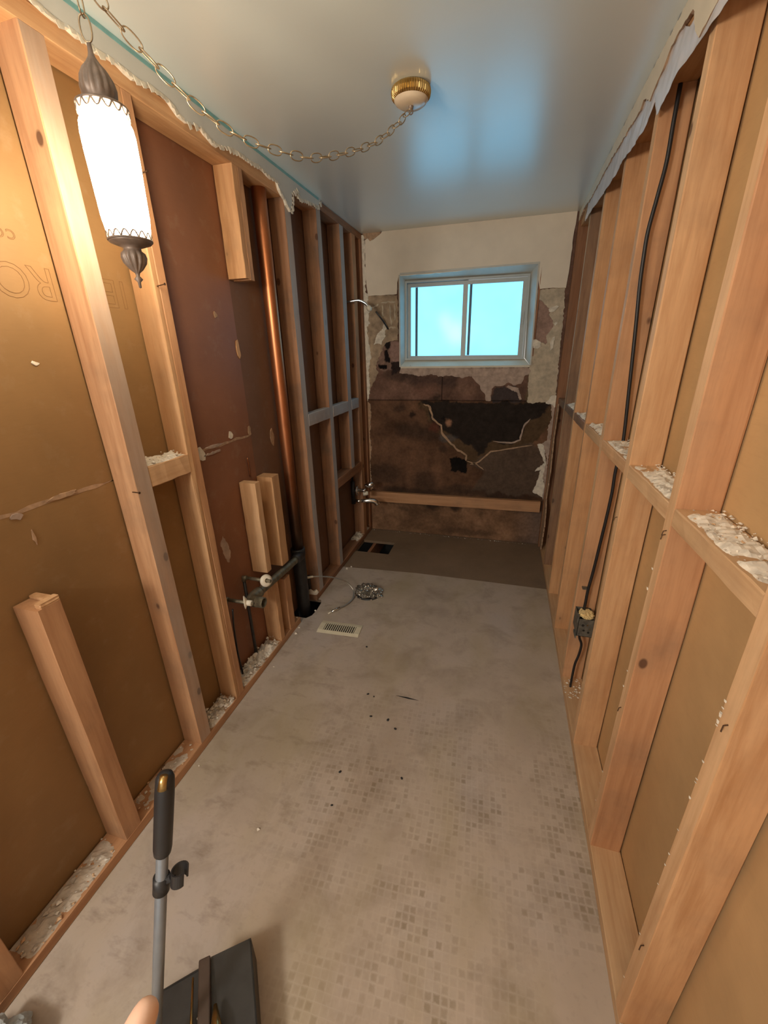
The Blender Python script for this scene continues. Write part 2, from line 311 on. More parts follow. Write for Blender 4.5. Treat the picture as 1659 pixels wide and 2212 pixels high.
def ceilmat():
    m, nt, bs = newmat('ceiling_paint'); v = objcoord(nt, rand=False)
    a = noise(nt, v, 1.6, 3); b = noise(nt, v, 90, 3)
    nt.links.new(ramp(nt, a, [(.3, (.67, .735, .72)), (.7, (.72, .78, .76))]), bs.inputs['Base Color'])
    bs.inputs['Roughness'].default_value = .34; bs.inputs['Specular IOR Level'].default_value = 1.0; bs.inputs['Coat Weight'].default_value = .8; bs.inputs['Coat Roughness'].default_value = .27; bs.inputs['Coat IOR'].default_value = 1.6
    h = math_(nt, 'ADD', math_(nt, 'MULTIPLY', a, 4.0), math_(nt, 'MULTIPLY', b, .12))
    bump(nt, bs, h, .25, .004); return m
M['ceiling'] = ceilmat()

def floormat():
    m, nt, bs = newmat('old_vinyl_backing'); v = objcoord(nt, rand=False)
    big = noise(nt, v, 1.3, 5, .6); mid = noise(nt, v, 5.5, 5, .65, .4); fine = noise(nt, v, 60, 4)
    warp = nt.nodes.new('ShaderNodeTexNoise'); warp.inputs['Scale'].default_value = 2.2; nt.links.new(v, warp.inputs['Vector'])
    base = ramp(nt, big, [(.3, (.36, .29, .225)), (.5, (.46, .38, .305)), (.72, (.44, .385, .35))])
    base = mixc(nt, math_(nt, 'MULTIPLY', ramp_f(nt, mid, .47, .72), .55), base, (.23, .175, .12))
    yel = noise(nt, objcoord(nt, (1.6, .7, 1), False), 2.1, 3)
    base = mixc(nt, math_(nt, 'MULTIPLY', ramp_f(nt, yel, .48, .66), .5), base, (.37, .30, .18))
    # printed ghost of the mosaic tiles that lay here: small squares in a grid, worn away in patches
    tc = nt.nodes.new('ShaderNodeTexCoord'); mp = nt.nodes.new('ShaderNodeMapping'); mp.inputs['Rotation'].default_value = (0, 0, R(-3))
    wv = nt.nodes.new('ShaderNodeVectorMath'); wv.operation = 'MULTIPLY_ADD'; wv.inputs[1].default_value = (.03, .03, 0)
    nt.links.new(warp.outputs['Color'], wv.inputs[0]); nt.links.new(tc.outputs['Object'], wv.inputs[2]); nt.links.new(wv.outputs[0], mp.inputs['Vector'])
    s = 1 / .0215
    sp = nt.nodes.new('ShaderNodeSeparateXYZ'); nt.links.new(mp.outputs[0], sp.inputs[0])
    def cell(x):
        q = math_(nt, 'MULTIPLY', x, s); fr = math_(nt, 'FRACT', q); d = math_(nt, 'ABSOLUTE', math_(nt, 'SUBTRACT', fr, .5)); return q, d
    qx, dx = cell(sp.outputs[0]); qy, dy = cell(sp.outputs[1])
    dd = math_(nt, 'MAXIMUM', dx, dy)
    edge = noise(nt, v, 130, 2)
    sq = math_(nt, 'SUBTRACT', 1.0, ramp_f(nt, math_(nt, 'ADD', dd, math_(nt, 'MULTIPLY', edge, .34)), .42, .62), True)
    cb = nt.nodes.new('ShaderNodeCombineXYZ'); nt.links.new(math_(nt, 'FLOOR', qx), cb.inputs[0]); nt.links.new(math_(nt, 'FLOOR', qy), cb.inputs[1])
    wn = nt.nodes.new('ShaderNodeTexWhiteNoise'); wn.noise_dimensions = '2D'; nt.links.new(cb.outputs[0], wn.inputs[0])
    patch = noise(nt, v, 2.6, 3, .6); near = math_(nt, 'SUBTRACT', 1.0, ramp_f(nt, sp.outputs[1], 1.2, 1.65))
    lf = ramp_f(nt, sp.outputs[0], -.62, -.25)
    mask = math_(nt, 'MULTIPLY', math_(nt, 'MULTIPLY', ramp_f(nt, patch, .38, .58), near), lf)
    pick = ramp_f(nt, wn.outputs[0], .35, 1.0)
    amt = math_(nt, 'MULTIPLY', math_(nt, 'MULTIPLY', sq, mask), math_(nt, 'ADD', math_(nt, 'MULTIPLY', pick, .52), .05))
    base = mixc(nt, amt, base, (.17, .125, .06))
    gl = ramp_f(nt, dd, .44, .5)
    base = mixc(nt, math_(nt, 'MULTIPLY', math_(nt, 'MULTIPLY', gl, mask), .22), base, (.55, .48, .40))
    base = mixc(nt, math_(nt, 'MULTIPLY', ramp_f(nt, fine, .55, .8), .2), base, (.22, .17, .125))
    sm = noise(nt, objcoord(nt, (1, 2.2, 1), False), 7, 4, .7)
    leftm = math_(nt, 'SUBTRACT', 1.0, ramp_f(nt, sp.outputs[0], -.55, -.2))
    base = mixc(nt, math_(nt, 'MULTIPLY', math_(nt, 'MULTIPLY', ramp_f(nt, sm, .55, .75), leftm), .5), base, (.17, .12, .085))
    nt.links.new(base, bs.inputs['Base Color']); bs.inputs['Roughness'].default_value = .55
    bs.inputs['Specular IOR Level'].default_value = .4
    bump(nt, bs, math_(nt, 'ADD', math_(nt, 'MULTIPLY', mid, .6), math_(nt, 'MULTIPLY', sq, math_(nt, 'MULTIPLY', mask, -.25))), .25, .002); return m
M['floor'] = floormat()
M['subfloor'] = kraft('bare_subfloor', (.22, .15, .095), (.27, .20, .145), .45, .75)

def emit(name, c, s, spec=0):
    m, nt, bs = newmat(name); bs.inputs['Base Color'].default_value = (*[x * .3 for x in c], 1)
    bs.inputs['Emission Color'].default_value = (*c, 1); bs.inputs['Emission Strength'].default_value = s
    bs.inputs['Roughness'].default_value = .12 if spec else .5; return m, nt, bs
M['glass_lamp'] = emit('lit_white_glass', (1.0, .82, .58), LAMP_GLOW)[0]
def frosted():
    m, nt, bs = emit('frosted_daylit_pane', (.30, .80, .96), WINDOW_GLOW, 1)
    v = objcoord(nt, rand=False); f = noise(nt, v, 3.0, 2)
    nt.links.new(ramp(nt, f, [(.3, (.095, .38, .60)), (.7, (.12, .41, .64))]), bs.inputs['Emission Color'])
    bs.inputs['Roughness'].default_value = .12; bs.inputs['Specular IOR Level'].default_value = .06
    b = noise(nt, v, 240, 2); bump(nt, bs, b, .08, .0005); return m
M['pane'] = frosted()
M['pane_edge'] = plain('screen_edge_behind_pane', (.05, .13, .20), .5, bmp=0)

# ------------------------------------------------------------------ building helpers
def board(name, parent, lo, hi, axis, mat, inner=None, seg=8, jit=.0012, ch=.0025, top=None):
    """a length of lumber from corner lo to corner hi; inner = (side, material) gives the room face its own material"""
    lo = Vector(lo); hi = Vector(hi); c = (lo + hi) / 2; d = hi - lo
    if axis == 'z': dx, dy, L, rot = d.x, d.y, d.z, (0, 0, 0)
    elif axis == 'y': dx, dy, L, rot = d.x, d.z, d.y, (pi / 2, 0, 0)
    else: dx, dy, L, rot = d.z, d.y, d.x, (0, pi / 2, 0)
    hx, hy = dx / 2, dy / 2
    ring = [(hx, -hy + ch), (hx, hy - ch), (hx - ch, hy), (-hx + ch, hy), (-hx, hy - ch), (-hx, -hy + ch), (-hx + ch, -hy), (hx - ch, -hy)]
    V = []; rnd = random.Random(hash((round(lo.x, 3), round(lo.y, 3), round(lo.z, 3))) & 0xffff)
    for i in range(seg + 1):
        z = -L / 2 + L * i / seg; q = jit if 0 < i < seg else 0
        for x, y in ring: V.append((x + rnd.uniform(-q, q), y + rnd.uniform(-q, q), z))
    F = [(i * 8 + k, i * 8 + (k + 1) % 8, (i + 1) * 8 + (k + 1) % 8, (i + 1) * 8 + k) for i in range(seg) for k in range(8)]
    F += [tuple(range(7, -1, -1)), tuple(range(seg * 8, seg * 8 + 8))]
    mats = [mat]; mi = [0] * len(F)
    if inner:
        mats.append(inner[1]); k0 = {'+x': 0, '+y': 2, '-x': 4, '-y': 6}[inner[0]]
        for i in range(seg): mi[i * 8 + k0] = 1
    return link(name, mesh(V, F, mi), mats, parent, loc=c, rot=rot)

def jagged(poly, step=.016, amp=.0035, seed=1):
    rnd = random.Random(seed); out = []
    n = len(poly)
    for i in range(n):
        a = Vector(poly[i]); b = Vector(poly[(i + 1) % n]); L = (b - a).length; k = max(1, int(L / step))
        nn = Vector((-(b - a).y, (b - a).x)).normalized() if L > 1e-6 else Vector((0, 0))
        for j in range(k):
            q = a + (b - a) * (j / k)
            if j: q = q + nn * rnd.uniform(-amp, amp)
            out.append(tuple(q))
    return out
def slab(name, parent, poly, axis, front, back, mats, step=.016, amp=.0035, inset=.0025, straight=None):
    """a flat broken piece (plaster, paper, board) with real thickness; axis = the wall's normal axis"""
    P = jagged(poly, step, amp, len(name) * 7 + len(poly))
    if straight: P = [straight(p) for p in P]
    cx = sum(p[0] for p in P) / len(P); cz = sum(p[1] for p in P) / len(P)
    f3 = (lambda p, d: (d, p[0], p[1])) if axis == 'x' else ((lambda p, d: (p[0], d, p[1])) if axis == 'y' else (lambda p, d: (p[0], p[1], d)))
    rnd = random.Random(len(P)); n = len(P); Q = []
    for i, p in enumerate(P):
        a = Vector(P[i - 1]); b = Vector(P[(i + 1) % n]); t = b - a; nn = Vector((-t.y, t.x)).normalized() if t.length > 1e-6 else Vector((0, 0))
        Q.append((p[0] + nn.x * rnd.uniform(-inset, inset), p[1] + nn.y * rnd.uniform(-inset, inset)))
    V = [f3(p, front) for p in P] + [f3(q, back) for q in Q]
    F = [tuple(range(n)), tuple(range(2 * n - 1, n - 1, -1))] + [(i, i + n, (i + 1) % n + n, (i + 1) % n) for i in range(n)]
    mi = [0, 0] + [1 if len(mats) > 1 else 0] * n
    me = mesh(V, F, mi); bm = bmesh.new(); bm.from_mesh(me); bmesh.ops.recalc_face_normals(bm, faces=bm.faces)
    bmesh.ops.triangulate(bm, faces=[f for f in bm.faces if len(f.verts) > 4]); bm.to_mesh(me); bm.free()
    return link(name, me, mats, parent)
def stroke(name, parent, pts, axis, d, width, mat, thick=.0012, jit=.3):
    """a thin ragged torn edge lying on a wall"""
    rnd = random.Random(len(pts)); L = []; Rr = []; P = [Vector(p) for p in pts]
    Q = []
    for i in range(len(P) - 1):
        for k in range(3): Q.append(P[i] + (P[i + 1] - P[i]) * (k / 3) + Vector((rnd.uniform(-1, 1), rnd.uniform(-1, 1))) * width * .3)
    Q.append(P[-1])
    for i, p in enumerate(Q):
        t = (Q[min(i + 1, len(Q) - 1)] - Q[max(i - 1, 0)]).normalized(); n_ = Vector((-t.y, t.x)); h = width / 2 * (1 + rnd.uniform(-jit, jit))
        if i in (0, len(Q) - 1): h *= .2
        L.append(p + n_ * h); Rr.append(p - n_ * h)
    poly = [tuple(p) for p in L] + [tuple(p) for p in reversed(Rr)]
    return slab(name, parent, poly, axis, d, d + thick if axis == 'y' else d - .0012, [mat], step=1, amp=0, inset=0)
def crumbs(name, parent, x0, x1, y0, y1, z, n, smin, smax, mats, pile=0, seed=0, slope=None):
    rnd = random.Random(seed + n); mb = MB()
    for _ in range(n):
        s = smin + (smax - smin) * rnd.random() ** 2.5
        x = rnd.uniform(x0, x1); y = rnd.uniform(y0, y1); zz = z + s * .3 + rnd.random() * pile * rnd.random()
        d = [(1, 0, 0), (-1, 0, 0), (0, 1, 0), (0, -1, 0), (0, 0, 1), (0, 0, -1)]
        a = rnd.uniform(0, 6.3); V = []
        for p in d:
            q = Vector(p) * s * rnd.uniform(.5, 1.1); q.z *= .6
            V.append((x + q.x * cos(a) - q.y * sin(a), y + q.x * sin(a) + q.y * cos(a), max(z - .001, zz + q.z)))
        mb.add(V, [(0, 2, 4), (2, 1, 4), (1, 3, 4), (3, 0, 4), (2, 0, 5), (1, 2, 5), (3, 1, 5), (0, 3, 5)], rnd.randrange(len(mats)))
    o = mb.build(name, mats, parent); o['kind'] = 'stuff'; return o
def drift(name, parent, x0, x1, y0, y1, z, h, mat, seed=0):
    """a low uneven layer of fallen plaster dust"""
    nx = max(6, int((x1 - x0) / .008)); ny = max(6, int((y1 - y0) / .008)); V = []; F = []
    for j in range(ny + 1):
        for i in range(nx + 1):
            u, v = i / nx, j / ny; x = x0 + (x1 - x0) * u; y = y0 + (y1 - y0) * v
            e = min(1, 7 * min(u, 1 - u)) * min(1, 7 * min(v, 1 - v))
            q = mnoise.fractal(Vector((x * 28 + seed, y * 28, seed)), .9, 2.1, 4)
            V.append((x, y, z - .002 + e * h * max(0, .45 + .8 * q)))
    F = [(j * (nx + 1) + i, j * (nx + 1) + i + 1, (j + 1) * (nx + 1) + i + 1, (j + 1) * (nx + 1) + i) for j in range(ny) for i in range(nx)]
    o = link(name, mesh(V, F), mat, parent); o['kind'] = 'stuff'; return o

# ================================================================== SETTING
# ceiling
mb = MB(); mb.box(-1.13, .64, YN, YB + .13, H, H + .02); ceiling = mb.build('ceiling', M['ceiling']); ceiling['kind'] = 'structure'

# floor: the old underlay, notched round the drain stack, and the bare subfloor where the bath stood
floor_poly = [(XL - .11, YN), (XR + .10, YN), (XR + .10, 2.681), (.1, 2.688), (-.417, 2.691), (-.75, 2.672), (-.967, 2.656), (XL - .11, 2.656),
              (XL - .11, 2.19), (-.985, 2.19), (-.965, 2.15), (-.958, 2.06), (-.965, 2.0), (-.99, 1.965), (XL - .11, 1.965)]
mb = MB(); mb.quadbox([(x, y, 0) for x, y in floor_poly], (0, 0, -.006))
floor = mb.build('floor', M['floor']); floor['kind'] = 'structure'
bm = bmesh.new(); bm.from_mesh(floor.data); bmesh.ops.recalc_face_normals(bm, faces=bm.faces); bmesh.ops.triangulate(bm, faces=[f for f in bm.faces if len(f.verts) > 4]); bm.to_mesh(floor.data); bm.free()
def sub(x0, x1, y0, y1, z1=-.006):
    mb = MB(); mb.box(x0, x1, y0, y1, -.028, z1); return mb.build('subfloor_sheet', M['subfloor'], floor)
sub(-1.11, .61, YN, 1.965); sub(-.935, .61, 1.965, 2.19)
sub(-1.11, .61, 2.19, 2.672)
sub(-.71, .61, 2.672, YB + .02, -.005); sub(-1.11, -.71, 2.672, 2.952, -.005); sub(-1.11, -.71, 3.178, YB + .02, -.005); sub(-1.11, -1.0, 2.952, 3.178, -.005)
mb = MB(); mb.box(-1.3, .8, 1.8, 3.5, -.62, -.60); mb.box(-1.3, .8, 1.8, 1.82, -.6, -.03); mb.box(-1.3, .8, 3.48, 3.5, -.6, -.03); mb.box(-1.3, -1.28, 1.8, 3.5, -.6, -.03); mb.box(.78, .8, 1.8, 3.5, -.6, -.03)
mb.build('crawl_space', M['black'], floor)  # pit coloured black, its shade is in the colour
board('floor_joist', floor, (-.915, 2.75, -.17), (-.885, 3.45, -.03), 'y', M['fir_dark'])

# ---------------------------------------------------------------- left wall
mb = MB()
mb.box(-1.106, -1.093, YN, 1.275, 0, 1.199); mb.box(-1.106, -1.093, YN, 1.275, 1.203, H)
mb.box(-1.106, -1.093, 1.277, 1.80, 0, 1.199, 2); mb.box(-1.106, -1.093, 1.277, 1.80, 1.203, H, 2)
mb.box(-1.112, -1.104, YN, YB + .1, 0, H)
mb.box(-1.106, -1.093, 1.80, 3.43, 0, H, 1)
wl = mb.build('wall_left', [M['kraft_left'], M['kraft_bay'], M['kraft_red']]); wl['kind'] = 'structure'
SW = .062
TOPN, TOPF = 2.292, 2.356
def lst(y0, y1, z0, z1, mat, inner=None, label=None, name='stud', x0=-1.0885, x1=XL):
    o = board(name, wl, (x0, y0, z0), (x1, y1, z1), 'z', mat, ('+x', inner) if inner else None)
    if label: o['label'] = label
    return o
lst(-.19, -.13, .041, TOPN, M['fir'])
lst(.222, .281, .041, TOPN, M['fir_pink'])
# short cut stud of two pieces with a broken notch at its top
lst(.612, .675, .041, .966, M['fir_pink'], label='short cut off stud, broken across its top')
lst(.622, .674, .966, .980, M['fir'], name='splintered_end', x0=-1.020)
lst(.655, .675, .966, .974, M['fir'], name='splintered_end', x1=-1.021)
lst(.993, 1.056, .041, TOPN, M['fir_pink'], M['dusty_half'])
lst(1.246, 1.268, .041, TOPN, M['fir']); lst(1.2685, 1.306, .041, TOPN, M['fir_pink'])
lst(1.79, 1.826, 1.887, TOPN, M['fir'], label='short stud end hanging from the top plate, sawn off flat')
lst(1.8265, 1.862, 1.884, TOPN, M['fir_pink'])
lst(1.638, 1.681, .51, .998, M['fir_pale'], label='short pale stud above the sink drain')
lst(1.682, 1.722, .041, .43, M['fir'])
lst(1.79, 1.85, .041, .383, M['fir_pink']); lst(1.79, 1.862, .47, .985, M['fir'])
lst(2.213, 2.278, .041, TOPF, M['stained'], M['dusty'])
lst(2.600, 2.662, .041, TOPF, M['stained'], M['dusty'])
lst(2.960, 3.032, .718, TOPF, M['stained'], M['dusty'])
lst(3.195, 3.270, .041, TOPF, M['stained'], M['fir_pink'])
lst(3.372, 3.426, .041, TOPF, M['fir_dark'])
def plate(y0, y1, z0, z1, mat, name='top_plate', parent=wl, x0=-1.0885, x1=XL): return board(name, parent, (x0, y0, z0), (x1, y1, z1), 'y', mat)
plate(YN, 2.20, TOPN, TOPN + .05, M['fir']); plate(YN, 2.64, TOPN + .0505, H - .001, M['fir_pink']).location.z += 0
plate(2.2, 2.64, TOPF, H - .001, M['fir_dark'], x1=XL - .004)
plate(2.64, YB, TOPF + .0005, H - .001, M['fir_dark'])
plate(YN, 1.915, .0, .0405, M['fir_pink'], 'sole_plate'); plate(2.165, YB - .002, .0, .0405, M['fir_dark'], 'sole_plate')
# blocking
plate(1.057, 1.245, 1.165, 1.235, M['fir_pale'], 'block')
for a, b in ((2.279, 2.599), (2.663, 2.959), (3.033, 3.194)):
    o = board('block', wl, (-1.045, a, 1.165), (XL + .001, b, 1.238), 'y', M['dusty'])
plate(2.663, 3.194, .645, .717, M['fir_dark'], 'header')
# drywall left under the ceiling, torn along its lower edge
tear = [(YN, 2.335), (.2, 2.342), (.6, 2.338), (.9, 2.345)] + D['left_tear']
poly = [(YN, H - .0005)] + tear + [(2.66, H - .0005)]
slab('drywall_strip', wl, poly, 'x', -.9875, -.9995, [M['strip_paint'], M['gypsum']], step=.02, amp=.004, inset=.004)['label'] = 'torn strip of painted drywall left below the ceiling'
mb = MB(); mb.box(-.9876, -.986, YN, 2.62, 2.388, 2.3995); mb.build('paint_line', M['teal'], wl)
# paper layer of the torn drywall showing along the break
rnd = random.Random(3); mb = MB()
for i in range(len(tear) - 1):
    (ya, za), (yb, zb) = tear[i], tear[i + 1]
    L = math.hypot(yb - ya, zb - za); k = max(1, int(L / .02))
    for j in range(k):
        t = j / k; y = ya + (yb - ya) * t; z = za + (zb - za) * t
        h = rnd.uniform(.004, .018); dx = rnd.uniform(.001, .006); wd = rnd.uniform(.015, .03)
        mb.add([(-.9868 + dx * .2, y - .002, z + .006), (-.9868 + dx * .2, y + wd, z + .006 + (zb - za) / max(L, .01) * wd * .6), (-.987 + dx, y + wd * .8, z - h * .6), (-.987 + dx, y + wd * .2, z - h),
                (-.9885 + dx * .2, y - .002, z + .006), (-.9885 + dx * .2, y + wd, z + .006 + (zb - za) / max(L, .01) * wd * .6), (-.9885 + dx, y + wd * .8, z - h * .6), (-.9885 + dx, y + wd * .2, z - h)],
               [(0, 1, 2, 3), (7, 6, 5, 4), (0, 4, 5, 1), (1, 5, 6, 2), (2, 6, 7, 3), (3, 7, 4, 0)])
o = mb.build('torn_edge', M['torn_paper'], wl); o['kind'] = 'stuff'
# marks on the brown board: torn paper and joint mud along the seam
for (y, z), (a, b), mt in (((1.42, 1.185), (.035, .05), 'torn_paper'), ((1.64, 1.228), (.022, .03), 'torn_paper'), ((1.52, 1.205), (.10, .010), 'pink_paper'), ((1.50, 1.178), (.09, .007), 'pink_paper'),
                           ((1.79, 1.22), (.02, .035), 'pale_brown_paper'), ((1.995, 1.15), (.03, .07), 'pale_brown_paper'), ((.83, 1.206), (.075, .010), 'pale_brown_paper'), ((.70, 1.19), (.03, .014), 'pink_paper'),
                           ((1.665, 1.738), (.018, .022), 'pale_brown_paper'), ((1.793, 1.60), (.025, .06), 'fir_pale'), ((.866, 1.566), (.014, .008), 'torn_paper'), ((.72, 1.12), (.006, .035), 'pale_brown_paper'), ((1.005, .70), (.003, .003), 'torn_paper')):
    rn = random.Random(int(y * 1000)); P = []
    for k in range(9):
        t = 2 * pi * k / 9; q = rn.uniform(.55, 1.1); P.append((y + a / 1.4 * cos(t) * q, z + b / 1.4 * sin(t) * q))
    slab('torn_patch', wl, P, 'x', -1.0895, -1.0932, [M[mt]], step=.01, amp=.002)
slab('torn_patch', wl, [(1.44, .76), (1.465, .79), (1.49, .74), (1.50, .69), (1.48, .645), (1.462, .66), (1.45, .70)], 'x', -1.0925, -1.0932, [M['pink_paper']], step=.01, amp=.004)
for P_ in ([(.45, 1.199), (.60, 1.203), (.70, 1.199), (.80, 1.205), (.90, 1.201), (.992, 1.202)], [(1.31, 1.198), (1.42, 1.202), (1.55, 1.200), (1.68, 1.203), (1.80, 1.200)]):
    stroke('torn_tape', wl, P_, 'x', -1.0922, .009, M['pale_brown_paper'], 0, .5)
# printed letters on the back of the board, upside down
def letter(ch, y, z, size):
    cu = bpy.data.curves.new('t', 'FONT'); cu.body = ch; cu.size = size; cu.fill_mode = 'NONE'; cu.bevel_depth = .0007; cu.align_x = 'CENTER'; cu.align_y = 'CENTER'; cu.resolution_u = 4
    t = bpy.data.objects.new('t', cu); col.objects.link(t)
    dg = bpy.context.evaluated_depsgraph_get(); me = bpy.data.meshes.new_from_object(t.evaluated_get(dg))
    bpy.data.objects.remove(t)
    o = link('printed_letter', me, M['mark'], wl, loc=(-1.0928, y, z)); me.materials.clear(); me.materials.append(M['mark'])
    # text plane x right, y up -> wall plane seen from +x, turned upside down
    o.rotation_euler = (Matrix(((0, 0, 1), (1, 0, 0), (0, 1, 0))) @ Matrix.Rotation(pi, 3, 'Z')).to_euler()
    return o
for ch, y in (('O', .872), ('R', .952), ('E', 1.160), ('I', 1.208)): letter(ch, y, 1.768, .115)
for i, ch in enumerate('COM'): letter(ch, .905 - i * .028, 1.868, .030)
for (x, y, z), (dx, dy) in (((-1.0, .985, 1.17), (.03, -.012)), ((-1.0, 1.26, 1.79), (.035, -.006)), ((-1.0, 1.29, 2.1), (.02, 0))):
    mb = MB(); mb.tube([(x - .01, y, z), (x + dx, y + dy, z + .004)], .0018, 6); mb.lathe([(0, 0), (.004, 0), (.004, .0015), (0, .0015)], 8, c=(0, 0, 0)); 
    nV = len(mb.v) - 32
    mb.v[nV:] = [(x + dx + v[2], y + dy + v[0], z + .004 + v[1]) for v in mb.v[nV:]]
    mb.build('nail', M['nail'], wl)
# fallen plaster on plates and blocks
drift('plaster_dust', wl, -1.088, -1.006, .70, .985, .041, .006, M['crumb_dust'], 1); drift('plaster_dust', wl, -1.088, -1.004, .30, .60, .041, .012, M['crumb_dust'], 2)
drift('plaster_dust', wl, -1.088, -1.004, 1.07, 1.243, .041, .028, M['crumb'], 3); drift('plaster_dust', wl, -1.088, -1.004, 1.32, 1.68, .041, .045, M['crumb'], 4)
drift('plaster_dust', wl, -1.088, -1.004, 2.17, 2.21, .041, .04, M['crumb'], 5); drift('plaster_dust', wl, -1.088, -1.004, 3.04, 3.36, .041, .03, M['crumb'], 6)
drift('plaster_dust', wl, -1.085, -1.003, 1.062, 1.24, 1.236, .022, M['crumb'], 8)
crumbs('plaster_crumbs', wl, -1.085, -1.005, .3, .6, .045, 60, .003, .012, [M['crumb'], M['crumb_dust'], M['fir_pale']])
crumbs('plaster_crumbs', wl, -1.085, -1.005, .7, .98, .044, 50, .002, .009, [M['crumb'], M['crumb_dust'], M['fir_pale']])
crumbs('plaster_crumbs', wl, -1.085, -1.003, 1.07, 1.24, .052, 90, .003, .016, [M['crumb'], M['crumb_dust']], .02)
crumbs('plaster_crumbs', wl, -1.085, -1.003, 1.32, 1.68, .055, 140, .003, .018, [M['crumb'], M['crumb_dust']], .02)
crumbs('plaster_crumbs', wl, -1.08, -1.003, 1.07, 1.235, 1.24, 70, .002, .011, [M['crumb'], M['cream']], .01)
crumbs('plaster_crumbs', wl, -1.08, -1.005, 1.87, 1.912, .042, 16, .003, .010, [M['crumb'], M['crumb_dust']])
crumbs('plaster_crumbs', wl, -1.08, -1.0, 3.05, 3.36, .05, 60, .004, .02, [M['crumb'], M['crumb_dust']], .02)

# ---------------------------------------------------------------- right wall
mb = MB(); mb.box(.6035, .616, YN, YB + .1, 0, H)
wr = mb.build('wall_right', M['kraft_right']); wr['kind'] = 'structure'
RS = [(-.55, -.509), (-.155, -.114), (.242, .283), (.604, .645), (1.004, 1.045), (1.395, 1.436), (1.786, 1.832), (2.184, 2.225), (2.568, 2.609), (2.978, 3.018)]
rm = [M['fir'], M['fir'], M['fir'], M['fir'], M['fir_pink'], M['fir'], M['fir_pink'], M['fir'], M['fir'], M['mouldy']]
for (a, b), m_ in zip(RS, rm):
    board('stud', wr, (XR, a, .041), (.599, b, 2.30), 'z', m_, ('-x', M['fir_pale']))  # room faces take the paler fir
board('stud', wr, (.497, 3.372, .0), (.59, 3.425, 2.36), 'z', M['fir_dark'])
board('top_plate', wr, (XR, YN, 2.3005), (.599, 3.37, 2.35), 'y', M['fir']); board('top_plate', wr, (XR, YN, 2.3505), (.599, 3.37, H - .001), 'y', M['fir'])
board('sole_plate', wr, (XR, YN, 0), (.602, 3.37, .0405), 'y', M['fir_pale'])
zt = 1.232
for (a, b), (c, d) in zip(RS[2:], RS[3:]):
    f = 1 if c < 2.3 else .97
    board('block', wr, (XR + .0005, b + .0005, zt - .045), (.596, c - .0005, zt - .002), 'y', M['fir_pale'] if c < 2.3 else M['mouldy'])
    n = max(30, int(170 / (c + .6)))
    drift('plaster_dust', wr, XR + .006, .596, b + .004, c - .004, zt - .0015, .012 if c < 1.9 else .02, M['crumb'] if c > .9 else M['crumb_dust'], c)
    crumbs('plaster_crumbs', wr, XR + .008, .594, b + .006, c - .006, zt, n, .0015, .006, [M['crumb'], M['crumb_dust'], M['fir_pale']], .004, int(c * 10))
    crumbs('plaster_crumbs', wr, .575, .60, b + .006, c - .006, zt, n, .002, .0075, [M['crumb'], M['cream']], .008, int(c * 10) + 5)
board('block', wr, (XR + .0005, 3.02, zt - .047), (.596, 3.37, zt - .004), 'y', M['mouldy'])
crumbs('plaster_crumbs', wr, .51, .60, 1.64, 1.785, .041, 60, .003, .010, [M['crumb']], .01)
crumbs('plaster_crumbs', wr, .51, .60, .44, .6, .041, 120, .004, .016, [M['crumb'], M['fir_pale'], M['crumb_dust']], .01)
drift('plaster_dust', wr, .512, .60, .40, .603, .041, .02, M['crumb'], 31)
# drywall strip under the ceiling, its torn edge, and the sheet of plastic behind it
tr = [(YN, 2.25), (.2, 2.24), (.5, 2.25)] + D['right_tear']
slab('drywall_strip', wr, [(YN, H - .0005)] + tr + [(3.42, 2.39), (3.42, H - .0005)], 'x', .497, .5085, [M['cream_right'], M['pale_brown_paper']], step=.015, amp=.005, inset=.006)['label'] = 'torn strip of cream drywall left below the ceiling'
def sheet():
    top = D['plastic_top']; low = D['plastic_low']
    def z_at(P, y):
        P = sorted(P)
        if y <= P[0][0]: return P[0][1]
        for (a, za), (b, zb) in zip(P, P[1:]):
            if y <= b: return za + (zb - za) * (y - a) / max(1e-6, b - a)
        return P[-1][1]
    ys = np.arange(.98, 3.1, .012); rows = 7; V = []; F = []
    for i, y in enumerate(ys):
        a = max(z_at(top, y), 2.31) + .02; b = z_at(low, y)
        for j in range(rows + 1):
            t = j / rows; z = a + (b - a) * t; x = .5035 - .006 * t * (1 + mnoise.noise(Vector((y * 9, t * 2, 0)))) + .003 * mnoise.noise(Vector((y * 30, t * 4, 3)))
            V.append((min(x, .5085), y, z))
    r = rows + 1
    F = [(i * r + j, (i + 1) * r + j, (i + 1) * r + j + 1, i * r + j + 1) for i in range(len(ys) - 1) for j in range(rows)]
    n = len(V); V2 = [(x + .0006, y, z) for x, y, z in V]
    F2 = [tuple(k + n for k in reversed(f)) for f in F]
    o = link('plastic_sheet', mesh(V + V2, F + F2), M['sheet'], wr, smooth=True); o['label'] = 'milky plastic sheet hanging out below the torn drywall'; return o
sheet()
# bent nails on the studs
for y, z in ((1.02, 1.16), (1.02, 1.17), (.62, 1.0), (.62, .35), (1.41, 1.05), (1.025, .62), (.63, 1.52)):
    mb = MB(); mb.tube([(XR + .004, y, z), (XR - .006, y - .002, z - .002), (XR - .009, y - .006, z - .012)], .0013, 6); mb.build('nail', M['nail'], wr)
# splinters of paper stuck to the near studs
crumb_rnd = random.Random(9); mb = MB()
for _ in range(26):
    y = crumb_rnd.choice((.645, 1.045, .645)); z = crumb_rnd.uniform(.15, 1.1); s = crumb_rnd.uniform(.004, .01)
    mb.add([(XR - .0015, y - .002, z), (XR - .0035, y - .003, z + s), (XR - .0005, y - .006, z + s * .8), (XR + .001, y - .004, z - .002)], [(0, 1, 2, 3), (3, 2, 1, 0)])
o = mb.build('paper_shreds', M['torn_paper'], wr); o['kind'] = 'stuff'

